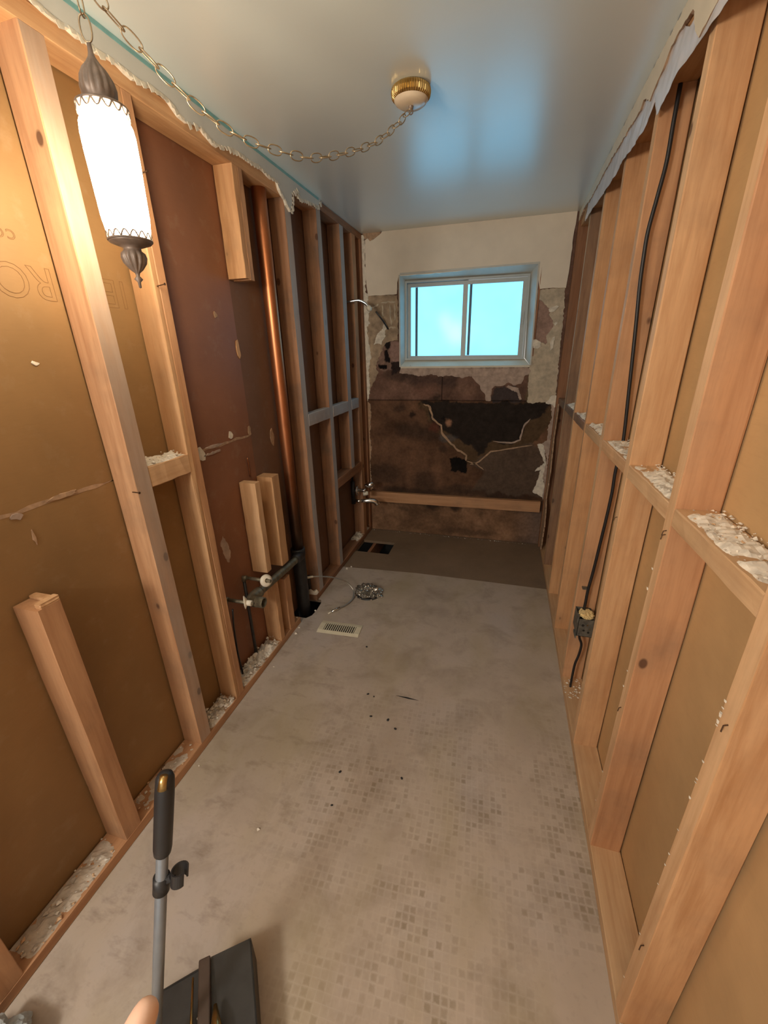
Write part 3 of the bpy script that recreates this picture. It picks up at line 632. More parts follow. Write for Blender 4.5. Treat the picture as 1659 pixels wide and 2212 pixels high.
# ---------------------------------------------------------------- back wall
def vnoise(x, y, seed=0):
    xi = np.floor(x).astype(int); yi = np.floor(y).astype(int); fx = x - xi; fy = y - yi
    fx = fx * fx * (3 - 2 * fx); fy = fy * fy * (3 - 2 * fy)
    def h(a, b):
        n = (a * 374761393 + b * 668265263 + seed * 1442695041) & 0xffffffff
        n = ((n ^ (n >> 13)) * 1274126177) & 0xffffffff; return ((n ^ (n >> 16)) & 0xffff) / 65535.0
    return (h(xi, yi) * (1 - fx) + h(xi + 1, yi) * fx) * (1 - fy) + (h(xi, yi + 1) * (1 - fx) + h(xi + 1, yi + 1) * fx) * fy
def fbm(x, y, s, seed=0, o=4):
    a = 0; amp = .5; t = 0
    for k in range(o): a = a + amp * vnoise(x * s, y * s, seed + k * 17); t += amp; s *= 2.03; amp *= .5
    return a / t
def sdf(px, pz, poly):
    d = np.full(px.shape, 1e9); ins = np.zeros(px.shape, bool); n = len(poly)
    for i in range(n):
        ax, az = poly[i]; bx, bz = poly[(i + 1) % n]; ex, ez = bx - ax, bz - az; wx, wz = px - ax, pz - az
        t = np.clip((wx * ex + wz * ez) / (ex * ex + ez * ez + 1e-12), 0, 1)
        d = np.minimum(d, (wx - ex * t) ** 2 + (wz - ez * t) ** 2)
        c = (az > pz) != (bz > pz)
        if abs(bz - az) > 1e-9: ins ^= c & (px < (bx - ax) * (pz - az) / (bz - az) + ax)
    d = np.sqrt(d); return np.where(ins, -d, d)
# window opening (world): the wall grid leaves it out
WX0, WX1, WZ0, WZ1 = -.706, .285, 1.458, 2.112
nx, nz = 300, 420
gx = np.linspace(-1.11, .61, nx); gz = np.linspace(0.0, H, nz)
X, Z = np.meshgrid(gx, gz)
wxn = X + (fbm(X, Z, 14, 5) - .5) * .06 + (fbm(X, Z, 60, 6) - .5) * .02; wzn = Z + (fbm(X, Z, 14, 8) - .5) * .06 + (fbm(X, Z, 60, 9) - .5) * .02
C3 = np.zeros((nz, nx, 3)); bn = fbm(X, Z, 5, 1); bn2 = fbm(X, Z, 22, 2)
up = np.array((.175, .098, .070)); lo_ = np.array((.150, .078, .045)); bot = np.array((.26, .145, .082))
t = (Z > 1.196)[..., None]
C3[:] = np.where(t, up, lo_)
C3 = np.where((Z < .30)[..., None], bot, C3)
C3 *= ((.34 + .95 * bn) * (.62 + .8 * fbm(X, Z, 13, 31)))[..., None]
depth = np.zeros((nz, nx))
def paint(key, c, soft=.008, amt=1.0, warp=True, dep=0, grow=0):
    global C3, depth
    s = sdf(wxn if warp else X, wzn if warp else Z, D[key]) - grow
    a = np.clip(.5 - s / soft, 0, 1) * amt
    C3 = C3 * (1 - a[..., None]) + np.array(c) * (.75 + .5 * bn2)[..., None] * a[..., None]; depth = depth + a * dep
def blot(cx_, cz_, rx, rz, c, amt, soft=.5):
    global C3
    d = np.sqrt(((wxn - cx_) / rx) ** 2 + ((wzn - cz_) / rz) ** 2); a = np.clip((1 - d) / soft, 0, 1) * amt
    C3 = C3 * (1 - a[..., None]) + np.array(c) * a[..., None]
dk = (.035, .024, .018)
for b_ in ((-.62, .95, .16, .10, dk, .6), (-.72, 1.13, .07, .05, dk, .6), (-.45, .92, .14, .10, dk, .55), (-.35, .80, .06, .05, dk, .6), (-.85, .55, .2, .12, dk, .5), (-.5, .5, .16, .13, dk, .55), (-.2, .45, .2, .05, dk, .55),
           (-.55, .40, .45, .05, dk, .7), (.1, .42, .4, .05, dk, .7), (-.75, 1.40, .14, .06, dk, .6), (-.42, 1.215, .05, .03, dk, .8), (-.3, 1.415, .05, .05, dk, .5), (.40, .70, .1, .15, dk, .5),
           (-.80, .29, .05, .045, dk, .85), (-.42, .285, .12, .06, dk, .8), (-.22, .28, .07, .05, dk, .8), (-.7, .22, .08, .03, dk, .5), (-.1, .05, .3, .05, dk, .45), (-.5, 1.30, .12, .1, (.2, .10, .07), .5), (-.17, 1.28, .12, .05, (.22, .125, .085), .6)):
    blot(*b_)
paint('p_brownL', (.24, .15, .115)); paint('p_pinkL', (.30, .19, .155)); paint('p_pinkR', (.33, .215, .17)); paint('p_oliveR', (.15, .11, .06), amt=.85)
paint('p_darkL', (.03, .02, .018)); paint('p_darkunder', (.05, .033, .028), .05, .7)
paint('p_olive', (.095, .058, .031), dep=.001); paint('p_grey', (.10, .069, .050), .02, .85)
paint('p_mold', (.027, .020, .016), .01, dep=.004); paint('p_darkrect', (.060, .045, .042), dep=.002)
blot(-.42, .98, .05, .06, (.11, .04, .025), .9); blot(-.31, 1.03, .035, .04, (.38, .2, .12), .8); blot(-.36, 1.05, .02, .025, (.01, .008, .008), .9)
blot(-.60, 1.08, .03, .03, (.01, .008, .008), .8); blot(-.30, .90, .10, .04, (.10, .09, .088), .6)
paint('p_hole', (.010, .008, .007), .004, dep=.008); paint('p_holeL1', (.02, .014, .013), .01, dep=.006); paint('p_holeL2', (.014, .010, .010), .006, dep=.008); paint('p_holeL3', (.008, .006, .006), .004, dep=.008)
paint('p_hookR', (.03, .02, .012), .012, .8)
rb = np.clip((X - .25) / .2, 0, 1) * (Z < .3); C3 = C3 * (1 - .5 * rb[..., None]) + np.array((.17, .13, .115)) * .5 * rb[..., None]
gap1 = np.exp(-((Z - 1.1955 - .002 * (fbm(X, Z, 30, 44) - .5)) / .0035) ** 2) * (X < .47) * (X > -.99); gap2 = np.exp(-((X + .367) / .003) ** 2) * (Z > 1.196) * (Z < 1.43)
g = np.clip(gap1 + gap2, 0, 1); C3 = C3 * (1 - g[..., None] * .93); depth += g * .005
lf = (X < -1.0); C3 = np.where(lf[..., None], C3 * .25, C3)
depth += (fbm(X, Z, 40, 12) - .5) * .0016
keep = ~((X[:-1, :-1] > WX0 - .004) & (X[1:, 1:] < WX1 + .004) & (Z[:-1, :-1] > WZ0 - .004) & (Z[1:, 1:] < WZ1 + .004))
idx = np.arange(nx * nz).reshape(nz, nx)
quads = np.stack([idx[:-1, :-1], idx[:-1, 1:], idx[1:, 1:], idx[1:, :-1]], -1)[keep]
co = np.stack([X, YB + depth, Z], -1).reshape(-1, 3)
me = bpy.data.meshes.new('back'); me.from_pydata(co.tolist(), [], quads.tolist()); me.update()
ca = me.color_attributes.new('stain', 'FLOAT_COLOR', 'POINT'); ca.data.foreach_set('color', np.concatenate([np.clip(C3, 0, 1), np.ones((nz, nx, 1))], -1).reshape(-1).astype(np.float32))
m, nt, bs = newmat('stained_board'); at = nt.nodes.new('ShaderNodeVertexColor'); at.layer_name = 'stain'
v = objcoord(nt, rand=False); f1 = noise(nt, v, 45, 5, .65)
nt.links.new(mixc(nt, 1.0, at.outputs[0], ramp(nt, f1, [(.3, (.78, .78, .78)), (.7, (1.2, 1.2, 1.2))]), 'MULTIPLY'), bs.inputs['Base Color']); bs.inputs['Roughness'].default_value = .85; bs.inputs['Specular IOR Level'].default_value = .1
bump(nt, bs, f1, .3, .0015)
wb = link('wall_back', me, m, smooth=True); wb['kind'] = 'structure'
# framing behind the board so the wall has depth round the window
mb = MB()
mb.box(-1.11, WX0 - .006, YB + .012, YB + .11, 0, H); mb.box(WX1 + .006, .61, YB + .012, YB + .11, 0, H); mb.box(WX0 - .006, WX1 + .006, YB + .012, YB + .11, 0, WZ0 - .006); mb.box(WX0 - .006, WX1 + .006, YB + .012, YB + .11, WZ1 + .006, H)
mb.build('framing', M['fir_dark'], wb)
def bslab(key, name, th, mats, **k):
    return slab(name, wb, D[key], 'y', YB - th, YB + .002, mats, **k)
def cs(p):
    x, z = p
    if z > H - .035 and x > -.80: z = H - .0004
    return (x, min(z, H - .0004))
bslab('cream', 'plaster_panel', .012, [M['cream'], M['gypsum']], straight=cs, step=.03, amp=.002)['label'] = 'cream painted plaster above the window'
bslab('tan_left', 'plaster_patch', .007, [M['tan_plaster'], M['torn_paper']], step=.012, amp=.005)
bslab('torn_left', 'plaster_patch', .013, [M['torn_paper'], M['gypsum']], step=.01, amp=.006)['label'] = 'ragged white broken plaster edge'
bslab('flap_left', 'paper_flap', .012, [M['torn_paper']], step=.008, amp=.005)
bslab('tan_right', 'plaster_patch', .007, [M['beige_plaster'], M['torn_paper']], step=.012, amp=.005)
for k in ('chip_white', 'chip_curl', 'chip_curl2', 'chip_curl3'): bslab(k, 'paper_flap', .014, [M['torn_paper']], step=.01, amp=.003)
bslab('below_window', 'plaster_patch', .008, [M['pink_paper'], M['torn_paper']], step=.012, amp=.005)
bslab('pale_triangle', 'plaster_patch', .005, [M['pink_paper'], M['torn_paper']], step=.012, amp=.005)
bslab('pale_edge', 'paper_flap', .006, [M['pink_paper']], step=.01, amp=.003)
bslab('corner_brown', 'plaster_patch', .004, [M['pale_brown_paper'], M['torn_paper']], step=.012, amp=.005)
bslab('torn_edge_left_low', 'paper_flap', .007, [M['pale_brown_paper'], M['torn_paper']], step=.01, amp=.005)
bslab('torn_edge_right', 'paper_flap', .006, [M['pink_paper'], M['torn_paper']], step=.01, amp=.005)
bslab('pale_flap_right', 'paper_flap', .008, [M['torn_paper']], step=.012, amp=.004)
bslab('crumb_seam', 'plaster_patch', .02, [M['torn_paper'], M['gypsum']], step=.008, amp=.006)
for k, wd, mt in (('s_torn1', .016, 'pale_brown_paper'), ('s_torn2', .011, 'pink_paper'), ('s_torn3', .010, 'pale_brown_paper'), ('s_scratch', .008, 'pale_brown_paper')): stroke('torn_paper_edge', wb, D[k], 'y', YB - .0035, wd, M[mt], .004)
# adhesive ridges on the tan plaster left of the window
for P_ in ([(-.86, 1.93), (-.80, 1.935), (-.74, 1.93)], [(-.85, 1.92), (-.845, 1.87), (-.855, 1.83)], [(-.79, 1.915), (-.785, 1.84), (-.78, 1.77)], [(-.752, 1.92), (-.748, 1.86), (-.752, 1.80)], [(-.95, 1.90), (-.91, 1.905), (-.88, 1.925)], [(-.74, 1.75), (-.78, 1.755), (-.82, 1.74)]):
    stroke('adhesive_ridge', wb, P_, 'y', YB - .0105, .011, M['beige_plaster'], .004, .6)
o = board('ledger_board', wb, (-1.0, YB - .042, .292), (.476, YB - .002, .384), 'x', M['fir_pink']); o['label'] = 'horizontal lumber ledger that carried the bath rim'
o.rotation_euler = (0, pi / 2 - .006, 0)
o.location.z += .006
crumbs('plaster_crumbs', wb, -1.0, .46, YB - .03, YB - .008, -.005, 60, .003, .010, [M['crumb'], M['crumb_dust']])
# right end of the wall: leftover board edge standing in the corner
slab('drywall_remnant', wr, [(3.36, .05), (3.36, 1.15), (3.30, 1.19), (3.27, 1.14), (3.30, .95), (3.25, .70), (3.29, .46), (3.22, .40), (3.18, .28), (3.22, .05)], 'x', .500, .509, [M['pale_brown_paper'], M['pale_brown_paper']], step=.015, amp=.006)

# ---------------------------------------------------------------- window
win = empty('window_1', (0, 0, 0)); win['kind'] = 'structure'; win['label'] = 'horizontal sliding window with frosted daylit panes'
def frame_quad(name, parent, outer, inner, y0, y1, mat):
    mb = MB(); o4 = [Vector((x, y0, z)) for x, z in outer]; i4 = [Vector((x, y0, z)) for x, z in inner]; d = Vector((0, y1 - y0, 0))
    for k in range(4):
        a, b, c, e = o4[k], o4[(k + 1) % 4], i4[(k + 1) % 4], i4[k]
        mb.quadbox([a, b, c, e], d)
    ob = mb.build(name, mat, parent); bm = bmesh.new(); bm.from_mesh(ob.data); bmesh.ops.recalc_face_normals(bm, faces=bm.faces); bm.to_mesh(ob.data); bm.free(); return ob
def rect(x0, x1, z0, z1): return [(x0, z1), (x1, z1), (x1, z0), (x0, z0)]
# reveal: four boards lining the opening
mb = MB(); mb.quadbox([(WX0, YB - .016, WZ1), (WX1, YB - .016, WZ1 + .004), (WX1 - .055, 3.495, WZ1 - .042), (WX0 + .03, 3.495, WZ1 - .034)], (0, 0, .012)); mb.build('reveal_board', M['casing'], win)
mb = MB(); mb.quadbox([(WX0, YB - .016, WZ0 + .004), (WX1, YB - .016, WZ0), (WX1 - .04, 3.495, WZ0 + .045), (WX0 + .03, 3.495, WZ0 + .05)], (0, 0, -.014)); mb.build('sill_board', M['cream_right'], win)
mb = MB(); mb.quadbox([(WX0, YB - .016, WZ1), (WX0, YB - .016, WZ0), (WX0 + .03, 3.495, WZ0 + .05), (WX0 + .03, 3.495, WZ1 - .034)], (-.010, 0, 0)); mb.build('reveal_board', M['casing'], win)
mb = MB(); mb.quadbox([(WX1 - .012, YB - .016, WZ1), (WX1, YB - .016, WZ0), (WX1 - .04, 3.495, WZ0 + .05), (WX1 - .055, 3.495, WZ1 - .034)], (.010, 0, 0)); mb.build('reveal_board', M['casing'], win)
# brown gaps of bare wood beside the reveal
for x0, x1, z0, z1 in ((WX0 - .014, WX0 - .009, 1.95, 2.10), (WX1 + .006, WX1 + .018, 1.52, 2.10)): board('shim', win, (x0, YB - .012, z0), (x1, YB + .03, z1), 'z', M['fir_dark'])
fo = D['win_outer']
fo = [(-.682, 2.076), (.232, 2.070), (.242, 1.500), (-.682, 1.508)]
def inset(q, a, b=None):
    b = a if b is None else b; return [(q[0][0] + a, q[0][1] - b), (q[1][0] - a, q[1][1] - b), (q[2][0] - a, q[2][1] + b), (q[3][0] + a, q[3][1] + b)]
frame_quad('window_frame', win, fo, inset(fo, .014), 3.478, 3.56, M['vinyl'])
# fixed pane with its sash (left), sliding sash (right)
sl = [(-.668, 2.060), (-.205, 2.058), (-.205, 1.513), (-.668, 1.518)]
sr = [(-.238, 2.054), (.218, 2.052), (.226, 1.509), (-.238, 1.512)]
frame_quad('fixed_sash', win, sl, [(-.642, 2.034), (-.239, 2.032), (-.238, 1.535), (-.642, 1.539)], 3.508, 3.535, M['vinyl'])
s2 = frame_quad('sliding_sash', win, sr, [(-.203, 2.028), (.187, 2.025), (.192, 1.530), (-.202, 1.536)], 3.488, 3.506, M['vinyl'])
mb = MB(); mb.quadbox([(-.645, 3.520, 2.037), (-.236, 3.520, 2.035), (-.236, 3.520, 1.532), (-.645, 3.520, 1.536)], (0, .004, 0)); mb.build('pane', M['pane'], win)
mb = MB(); mb.quadbox([(-.206, 3.498, 2.031), (.190, 3.498, 2.028), (.195, 3.498, 1.527), (-.206, 3.498, 1.533)], (0, .004, 0)); mb.build('pane', M['pane'], win)
for x, y in ((-.604, 3.5195), (-.187, 3.4975)):
    mb = MB(); mb.box(x - .003, x + .016, y - .002, y, 1.537, 2.033); mb.build('glazing_bar', M['pane_edge'], win)
mb = MB(); mb.box(.196, .212, 3.478, 3.489, 1.745, 1.83); mb.box(.192, .197, 3.470, 3.489, 1.755, 1.82); mb.build('latch', M['vinyl'], win)

# ================================================================== THINGS
# ---- swag lamp
LX, LY = -.737, .909
lamp = empty('swag_lamp', (LX, LY, 1.735)); tag(lamp, 'hanging vintage lamp, lit white glass cylinder with bronze caps, swagged chain and ceiling canopy', 'lamp')
Z0 = 1.735
def lz(z): return z - Z0
flute = lambda amp, n, z0, z1: (lambda r, z, a: r * (1 - amp * max(0, math.sin((z - z0) / (z1 - z0) * pi)) * (.5 + .5 * cos(a * n)) ** 2) if z0 <= z <= z1 else r)
mb = MB(); prof = [(.034, lz(1.824)), (.0395, lz(1.831)), (.0455, lz(1.843)), (.0488, lz(1.87)), (.0505, lz(1.93)), (.0520, lz(1.98)), (.0522, lz(2.015)), (.0503, lz(2.032)), (.0445, lz(2.045)), (.038, lz(2.055)), (.030, lz(2.062))]
mb.lathe(prof, 48); mb.build('glass_shade', M['glass_lamp'], lamp, smooth=True)
mb = MB(); mb.lathe([(.0480, lz(2.062)), (.0475, lz(2.066)), (.032, lz(2.071)), (.028, lz(2.075)), (.033, lz(2.082)), (.0345, lz(2.094)), (.0315, lz(2.108)), (.0235, lz(2.122)), (.0135, lz(2.133)), (.007, lz(2.143)), (.005, lz(2.150)), (.004, lz(2.164)), (.0, lz(2.166))], 64, flute(.16, 14, lz(2.078), lz(2.134)))
mb.build('top_cap', M['brass_dark'], lamp, smooth=True)
mb = MB(); mb.lathe([(.0, lz(1.728)), (.0030, lz(1.730)), (.0036, lz(1.741)), (.0095, lz(1.747)), (.0038, lz(1.754)), (.0055, lz(1.760)), (.0145, lz(1.767)), (.0245, lz(1.780)), (.0275, lz(1.791)), (.0255, lz(1.800)), (.0190, lz(1.805)), (.0185, lz(1.811)), (.028, lz(1.8145)), (.0430, lz(1.820)), (.0450, lz(1.824)), (.037, lz(1.826))], 64, flute(.24, 12, lz(1.758), lz(1.804)))
mb.build('bottom_cap', M['brass_dark'], lamp, smooth=True)
def crown(zc, r, up, n, h):
    mb = MB()
    for k in range(n):
        a0 = 2 * pi * k / n; P = []
        for j in range(9):
            t = j / 8; a = a0 + (t) * 2 * pi / n; P.append((r * cos(a), r * sin(a), lz(zc) + up * h * math.sin(t * pi)))
        mb.tube(P, .0019, 5, caps=False)
    P = [(r * cos(2 * pi * k / 48), r * sin(2 * pi * k / 48), lz(zc)) for k in range(49)]; mb.tube(P, .0022, 6, caps=False)
    return mb.build('crown_ring', M['brass_dark'], lamp, smooth=True)
crown(2.063, .0480, -1, 16, .014); crown(1.825, .0450, 1, 16, .014)
# chains: real links strung along the measured swag
def link_mesh(L=.042, W=.021, wr=.0016):
    mb = MB(); P = []
    for k in range(25):
        a = 2 * pi * k / 24; c_, s_ = cos(a), sin(a)
        P.append((W / 2 * math.copysign(abs(c_) ** .8, c_), 0, L / 2 * math.copysign(abs(s_) ** .8, s_)))
    mb.tube([(p[0], p[1], p[2]) for p in P], wr, 6, caps=False); me = mesh(mb.v, mb.f); me.materials.append(M['chain']); me.shade_smooth(); return me
LM = link_mesh()
def lay_chain(name, path, pitch=.0355):
    root = bpy.data.objects.new(name, None); col.objects.link(root); root.parent = lamp; root.empty_display_size = .02
    path = smoothpath(path, 12); pts = [path[0]]; acc = 0; out = []
    cum = [0]
    for a, b in zip(path, path[1:]): cum.append(cum[-1] + (b - a).length)
    n = int(cum[-1] / pitch); k = 0
    for i in range(n + 1):
        d = i * pitch + pitch * .5
        if d > cum[-1]: break
        while cum[k + 1] < d: k += 1
        t = (d - cum[k]) / max(1e-9, cum[k + 1] - cum[k]); p = path[k].lerp(path[k + 1], t); tg = (path[k + 1] - path[k]).normalized()
        o = bpy.data.objects.new('chain_link', LM); col.objects.link(o); o.parent = root
        q = tg.to_track_quat('Z', 'Y') @ Matrix.Rotation((pi / 2 if i % 2 else 0) + .35, 3, 'Z').to_quaternion()
        o.location = p - lamp.location; o.rotation_mode = 'QUATERNION'; o.rotation_quaternion = q
    return root
hook = Vector((LX, LY, 2.295))
CX, CY = -.262, 1.762
u2 = Vector((CX - LX, CY - LY)); Ls = u2.length; u2.normalize()
SZ = [(0.0, 2.288), (.04, 2.241), (.06, 2.219), (.18, 2.142), (.29, 2.100), (.43, 2.095), (.57, 2.114), (.78, 2.196), (.91, 2.285), (Ls, 2.345)]
lay_chain('swag_chain', [(LX + u2.x * s, LY + u2.y * s, z) for s, z in SZ])
lay_chain('drop_chain', [(LX, LY, 2.168), (LX, LY, 2.23), (LX, LY, 2.285)], .037)
mb = MB(); P = [(LX, LY, 2.40), (LX, LY, 2.335)] + [(LX + .014 * sin(t), LY, 2.313 + .020 * cos(t)) for t in np.linspace(.3, 4.2, 12)]
mb.tube([Vector(p) - lamp.location for p in P], .0022, 8); mb.lathe([(0, 2.3995 - Z0), (.014, 2.3995 - Z0), (.012, 2.394 - Z0), (0, 2.393 - Z0)], 16); mb.build('ceiling_hook', M['brass'], lamp, smooth=True)
mb = MB(); c_ = (CX - LX, CY - LY, 0)
rib = lambda r, z, a: r * (1 + .035 * cos(a * 48)) if lz(2.366) < z < lz(2.396) and r > .05 else r
mb.lathe([(.058, lz(2.3995)), (.064, lz(2.394)), (.0655, lz(2.385)), (.063, lz(2.372)), (.055, lz(2.365))], 288, rib, c=c_); mb.build('canopy_rim', M['brass'], lamp)
mb = MB(); mb.lathe([(.057, lz(2.3655)), (.053, lz(2.359)), (.044, lz(2.353)), (.02, lz(2.350)), (.0, lz(2.350))], 48, c=c_); mb.build('canopy', M['canopy_face'], lamp, smooth=True)
mb = MB(); mb.lathe([(.009, lz(2.350)), (.008, lz(2.344)), (.003, lz(2.341)), (0, lz(2.341))], 16, c=c_); P = [(c_[0] + .007 * cos(t), c_[1], lz(2.336) + .008 * sin(t)) for t in np.linspace(0, 2 * pi, 13)]; mb.tube(P, .0018, 6, caps=False); mb.build('canopy_loop', M['brass_dark'], lamp, smooth=True)

# ---- drain stack
st = empty('vent_stack', (-1.046, 2.06, -.1)); tag(st, 'tall copper vent pipe with black cast fitting at its foot in the left wall', 'pipe')
def tubeobj(name, pts, r, mat, parent, n=24, smooth=True):
    mb = MB(); mb.tube([Vector(p) - (parent.location if parent else Vector((0, 0, 0))) for p in pts], r, n); ob = mb.build(name, mat, parent, smooth=smooth)
    return ob
o = tubeobj('copper_pipe', [(-1.046, 2.06, z) for z in np.linspace(.40, H - .11, 12)], .0335, M['copper'], st)
tubeobj('fitting', [(-1.046, 2.06, -.1), (-1.046, 2.06, .05), (-1.046, 2.06, .36), (-1.046, 2.06, .40), (-1.046, 2.06, .401), (-1.046, 2.06, .445), (-1.046, 2.06, .446)], [.040, .040, .040, .040, .044, .044, .034], M['iron'], st)
tubeobj('branch_hub', [(-1.03, 2.05, .405), (-1.018, 1.985, .415), (-1.012, 1.955, .42)], [.034, .031, .029], M['iron'], st)
# ---- sink drain arm
dr = empty('sink_drain', (-1.0, 1.49, .455)); tag(dr, 'corroded grey drain arm with elbow and open threaded stub', 'pipe')
tubeobj('drain_arm', smoothpath([(-1.012, 1.965, .42), (-1.007, 1.80, .432), (-1.003, 1.62, .445), (-1.0, 1.53, .452)], 4), .021, M['galv'], dr)
tubeobj('elbow', smoothpath([(-1.0, 1.545, .452), (-1.0, 1.505, .455), (-.995, 1.475, .457), (-.972, 1.455, .459), (-.95, 1.452, .461)], 5), .0275, M['galv'], dr)
mb = MB(); zz = []; 
P = []; rr = []
for k in range(19): P.append((-.955 + k * .0022 - dr.location.x, 1.452 - dr.location.y, .461 - dr.location.z)); rr.append(.0255 + (.0012 if k % 2 else 0))
mb.tube(P, rr, 24, caps=False); P2 = [P[-1], P[-1], P[3]]; mb.tube([P[-1], tuple(Vector(P[-1]) + Vector((-.0001, 0, 0))), P[2]], [.0255, .0205, .0195], 24, caps=False)
mb.build('threaded_stub', M['galv'], dr); tubeobj('bore', [(-.935, 1.452, .461), (-.948, 1.452, .461)], .020, M['black'], dr)
# ---- two water supply stubs with loose wall plates
def supply(y, z, xd, nrm, label, tilt):
    s_ = empty('water_supply', (-1.068, y, .0)); tag(s_, label, 'pipe', 'water supply stubs beside the sink drain')
    tubeobj('riser', [(-1.068, y, -.02), (-1.068, y, z)], .008, M['iron'], s_, 12)
    tubeobj('elbow', [(-1.068, y, z - .02), (-1.068, y, z), (-1.05, y, z + .001)], .0115, M['galv'], s_, 12)
    tubeobj('stub', [(-1.06, y, z), (-.915, y, z)], .0085, M['galv'], s_, 12)
    mb = MB(); mb.lathe([(.010, .0), (.011, .012), (.012, .013), (.024, .006), (.031, .001), (.031, -.001), (.010, -.0005)], 32)
    ob = mb.build('escutcheon', M['white_plastic'], s_, smooth=True, loc=Vector((xd, y, z)) - s_.location); ob.rotation_mode = 'QUATERNION'; ob.rotation_quaternion = Vector(nrm).to_track_quat('Z', 'Y')
    return s_
s1 = supply(1.53, .535, -.94, (.75, -.45, .35), 'copper supply stub with cream wall plate facing the room', 0)
s2_ = supply(1.372, .508, -.962, (.80, .52, .05), 'supply stub nearer the window end stud, its cream wall plate seen edge on', 0)
s2_['label'] = 'copper supply stub lower left of the drain elbow, cream wall plate seen edge on'
s1['label'] = 'copper supply stub above the drain elbow, round cream wall plate facing out'
tubeobj('collar', [(-.955, 1.372, .508), (-.925, 1.372, .509)], .0135, M['white_plastic'], s2_, 12)
o = tubeobj('loose_wire', smoothpath([(-.99, 1.318, .50), (-1.02, 1.34, .38), (-1.05, 1.37, .2), (-1.06, 1.39, .05)], 5), .004, M['cable'], s2_, 8)
w1 = MB(); w1.tube(smoothpath([(-1.086, 1.735, 1.0), (-1.086, 1.735, 1.05), (-1.084, 1.73, 1.10)], 3), .0035, 8)
wo = w1.build('copper_tube_end', M['copper'], None, smooth=True); tag(wo, 'thin copper tube end sticking up beside the cut stud', 'pipe')
wo.location = (.0, -.0, 0)

# ---- toilet supply hose
hs = empty('braided_hose', (-.99, 2.17, .17)); tag(hs, 'braided steel hose curling from the wall onto the floor', 'hose')
tubeobj('hose', smoothpath([(-1.01, 2.155, .192), (-.965, 2.19, .180), (-.90, 2.25, .145), (-.835, 2.295, .095), (-.785, 2.29, .045), (-.765, 2.235, .015), (-.785, 2.155, .008), (-.822, 2.10, .008)], 8), .0048, M['steel'], hs, 10)
tubeobj('end_nut', [(-.815, 2.108, .011), (-.835, 2.078, .011), (-.837, 2.075, .011), (-.85, 2.055, .011)], [.009, .009, .0075, .0075], M['chrome'], hs, 12)
tubeobj('cone_washer', [(-.851, 2.054, .009), (-.866, 2.034, .007)], [.007, .004], M['white_plastic'], hs, 12)
tubeobj('wall_fitting', [(-1.06, 2.12, .195), (-1.01, 2.155, .193)], [.009, .007], M['white_plastic'], hs, 12)
tubeobj('riser', [(-1.065, 2.195, -.01), (-1.065, 2.195, .17)], .011, M['iron'], hs, 12)

# ---- plugged toilet flange
fl = empty('toilet_flange', (-.687, 2.335, 0)); tag(fl, 'floor drain flange stuffed with crumpled silvery plastic', 'drain')
mb = MB(); mb.lathe([(.060, .001), (.060, .008), (.088, .007), (.090, .001)], 40); mb.build('flange_ring', M['iron'], fl, smooth=True)
bm = bmesh.new(); bmesh.ops.create_icosphere(bm, subdivisions=5, radius=1)
for v_ in bm.verts:
    p = v_.co.copy(); r = 1 + .34 * mnoise.fractal(p * 2.6, .9, 2.2, 5) + .14 * abs(mnoise.noise(p * 9)) 
    v_.co = Vector((p.x * .088 * r, p.y * .072 * r, max(.0, .004 + (p.z + .15) * .040 * r)))
me = bpy.data.meshes.new('m'); bm.to_mesh(me); bm.free(); link('crumpled_plug', me, M['foil'], fl)
crumbs('plug_scraps', fl, -.08, .085, -.085, -.02, .002, 34, .004, .012, [M['torn_paper'], M['foil'], M['crumb_dust']], .01)
# ---- floor register
rg = empty('floor_register', (-.736, 1.915, 0), R(2.5)); tag(rg, 'almond metal floor register with a row of slots', 'vent')
W_, D_ = .262, .116
mb = MB(); sx0, sx1, sy0, sy1 = -.098, .098, -.036, .030
mb.quadbox([(-W_ / 2, -D_ / 2, .001), (W_ / 2, -D_ / 2, .001), (W_ / 2, sy0, .007), (-W_ / 2, sy0, .007)], (0, 0, .0015))
mb.quadbox([(-W_ / 2, sy1, .007), (W_ / 2, sy1, .007), (W_ / 2, D_ / 2, .001), (-W_ / 2, D_ / 2, .001)], (0, 0, .0015))
mb.box(-W_ / 2, sx0, sy0, sy1, .001, .0085); mb.box(sx1, W_ / 2, sy0, sy1, .001, .0085); mb.build('frame', M['register'], rg)
for k in range(15):
    x = sx0 + (k + .5) * (sx1 - sx0) / 15 - .003
    mb = MB(); mb.quadbox([(x, sy0, .0082), (x + .0058, sy0, .0082), (x + .0058, sy0, .005), (x, sy0, .005)], (0, sy1 - sy0, 0)); mb.build('slat', M['register'], rg)
mb = MB(); mb.box(sx0, sx1, sy0, sy1, .0004, .0014); mb.build('duct_shade_sheet', M['black'], rg)  # black sheet painted as the shade of the duct below the slots

# ---- tub valve and shower arm
tv = empty('bath_valve', (-1.03, 3.12, .45)); tag(tv, 'chrome bath faucet body and spout left hanging in the open wall', 'faucet')
tubeobj('valve_body', [(-1.06, 3.12, .36), (-1.06, 3.12, .56)], .018, M['iron'], tv, 16)
tubeobj('escutcheon', [(-1.02, 3.115, .485), (-1.012, 3.115, .485), (-1.008, 3.115, .485)], [.045, .043, .02], M['chrome'], tv, 32)
tubeobj('stem', [(-1.05, 3.12, .485), (-.975, 3.12, .485), (-.973, 3.12, .485), (-.945, 3.12, .486)], [.014, .014, .018, .016], M['chrome'], tv, 16)
tubeobj('handle', [(-.965, 3.16, .515), (-.935, 3.165, .522), (-.91, 3.17, .528), (-.885, 3.175, .532)], [.018, .027, .026, .016], M['chrome'], tv, 12)
tubeobj('handle_base', [(-.97, 3.125, .455), (-.93, 3.135, .46)], [.02, .016], M['white_plastic'], tv, 12)
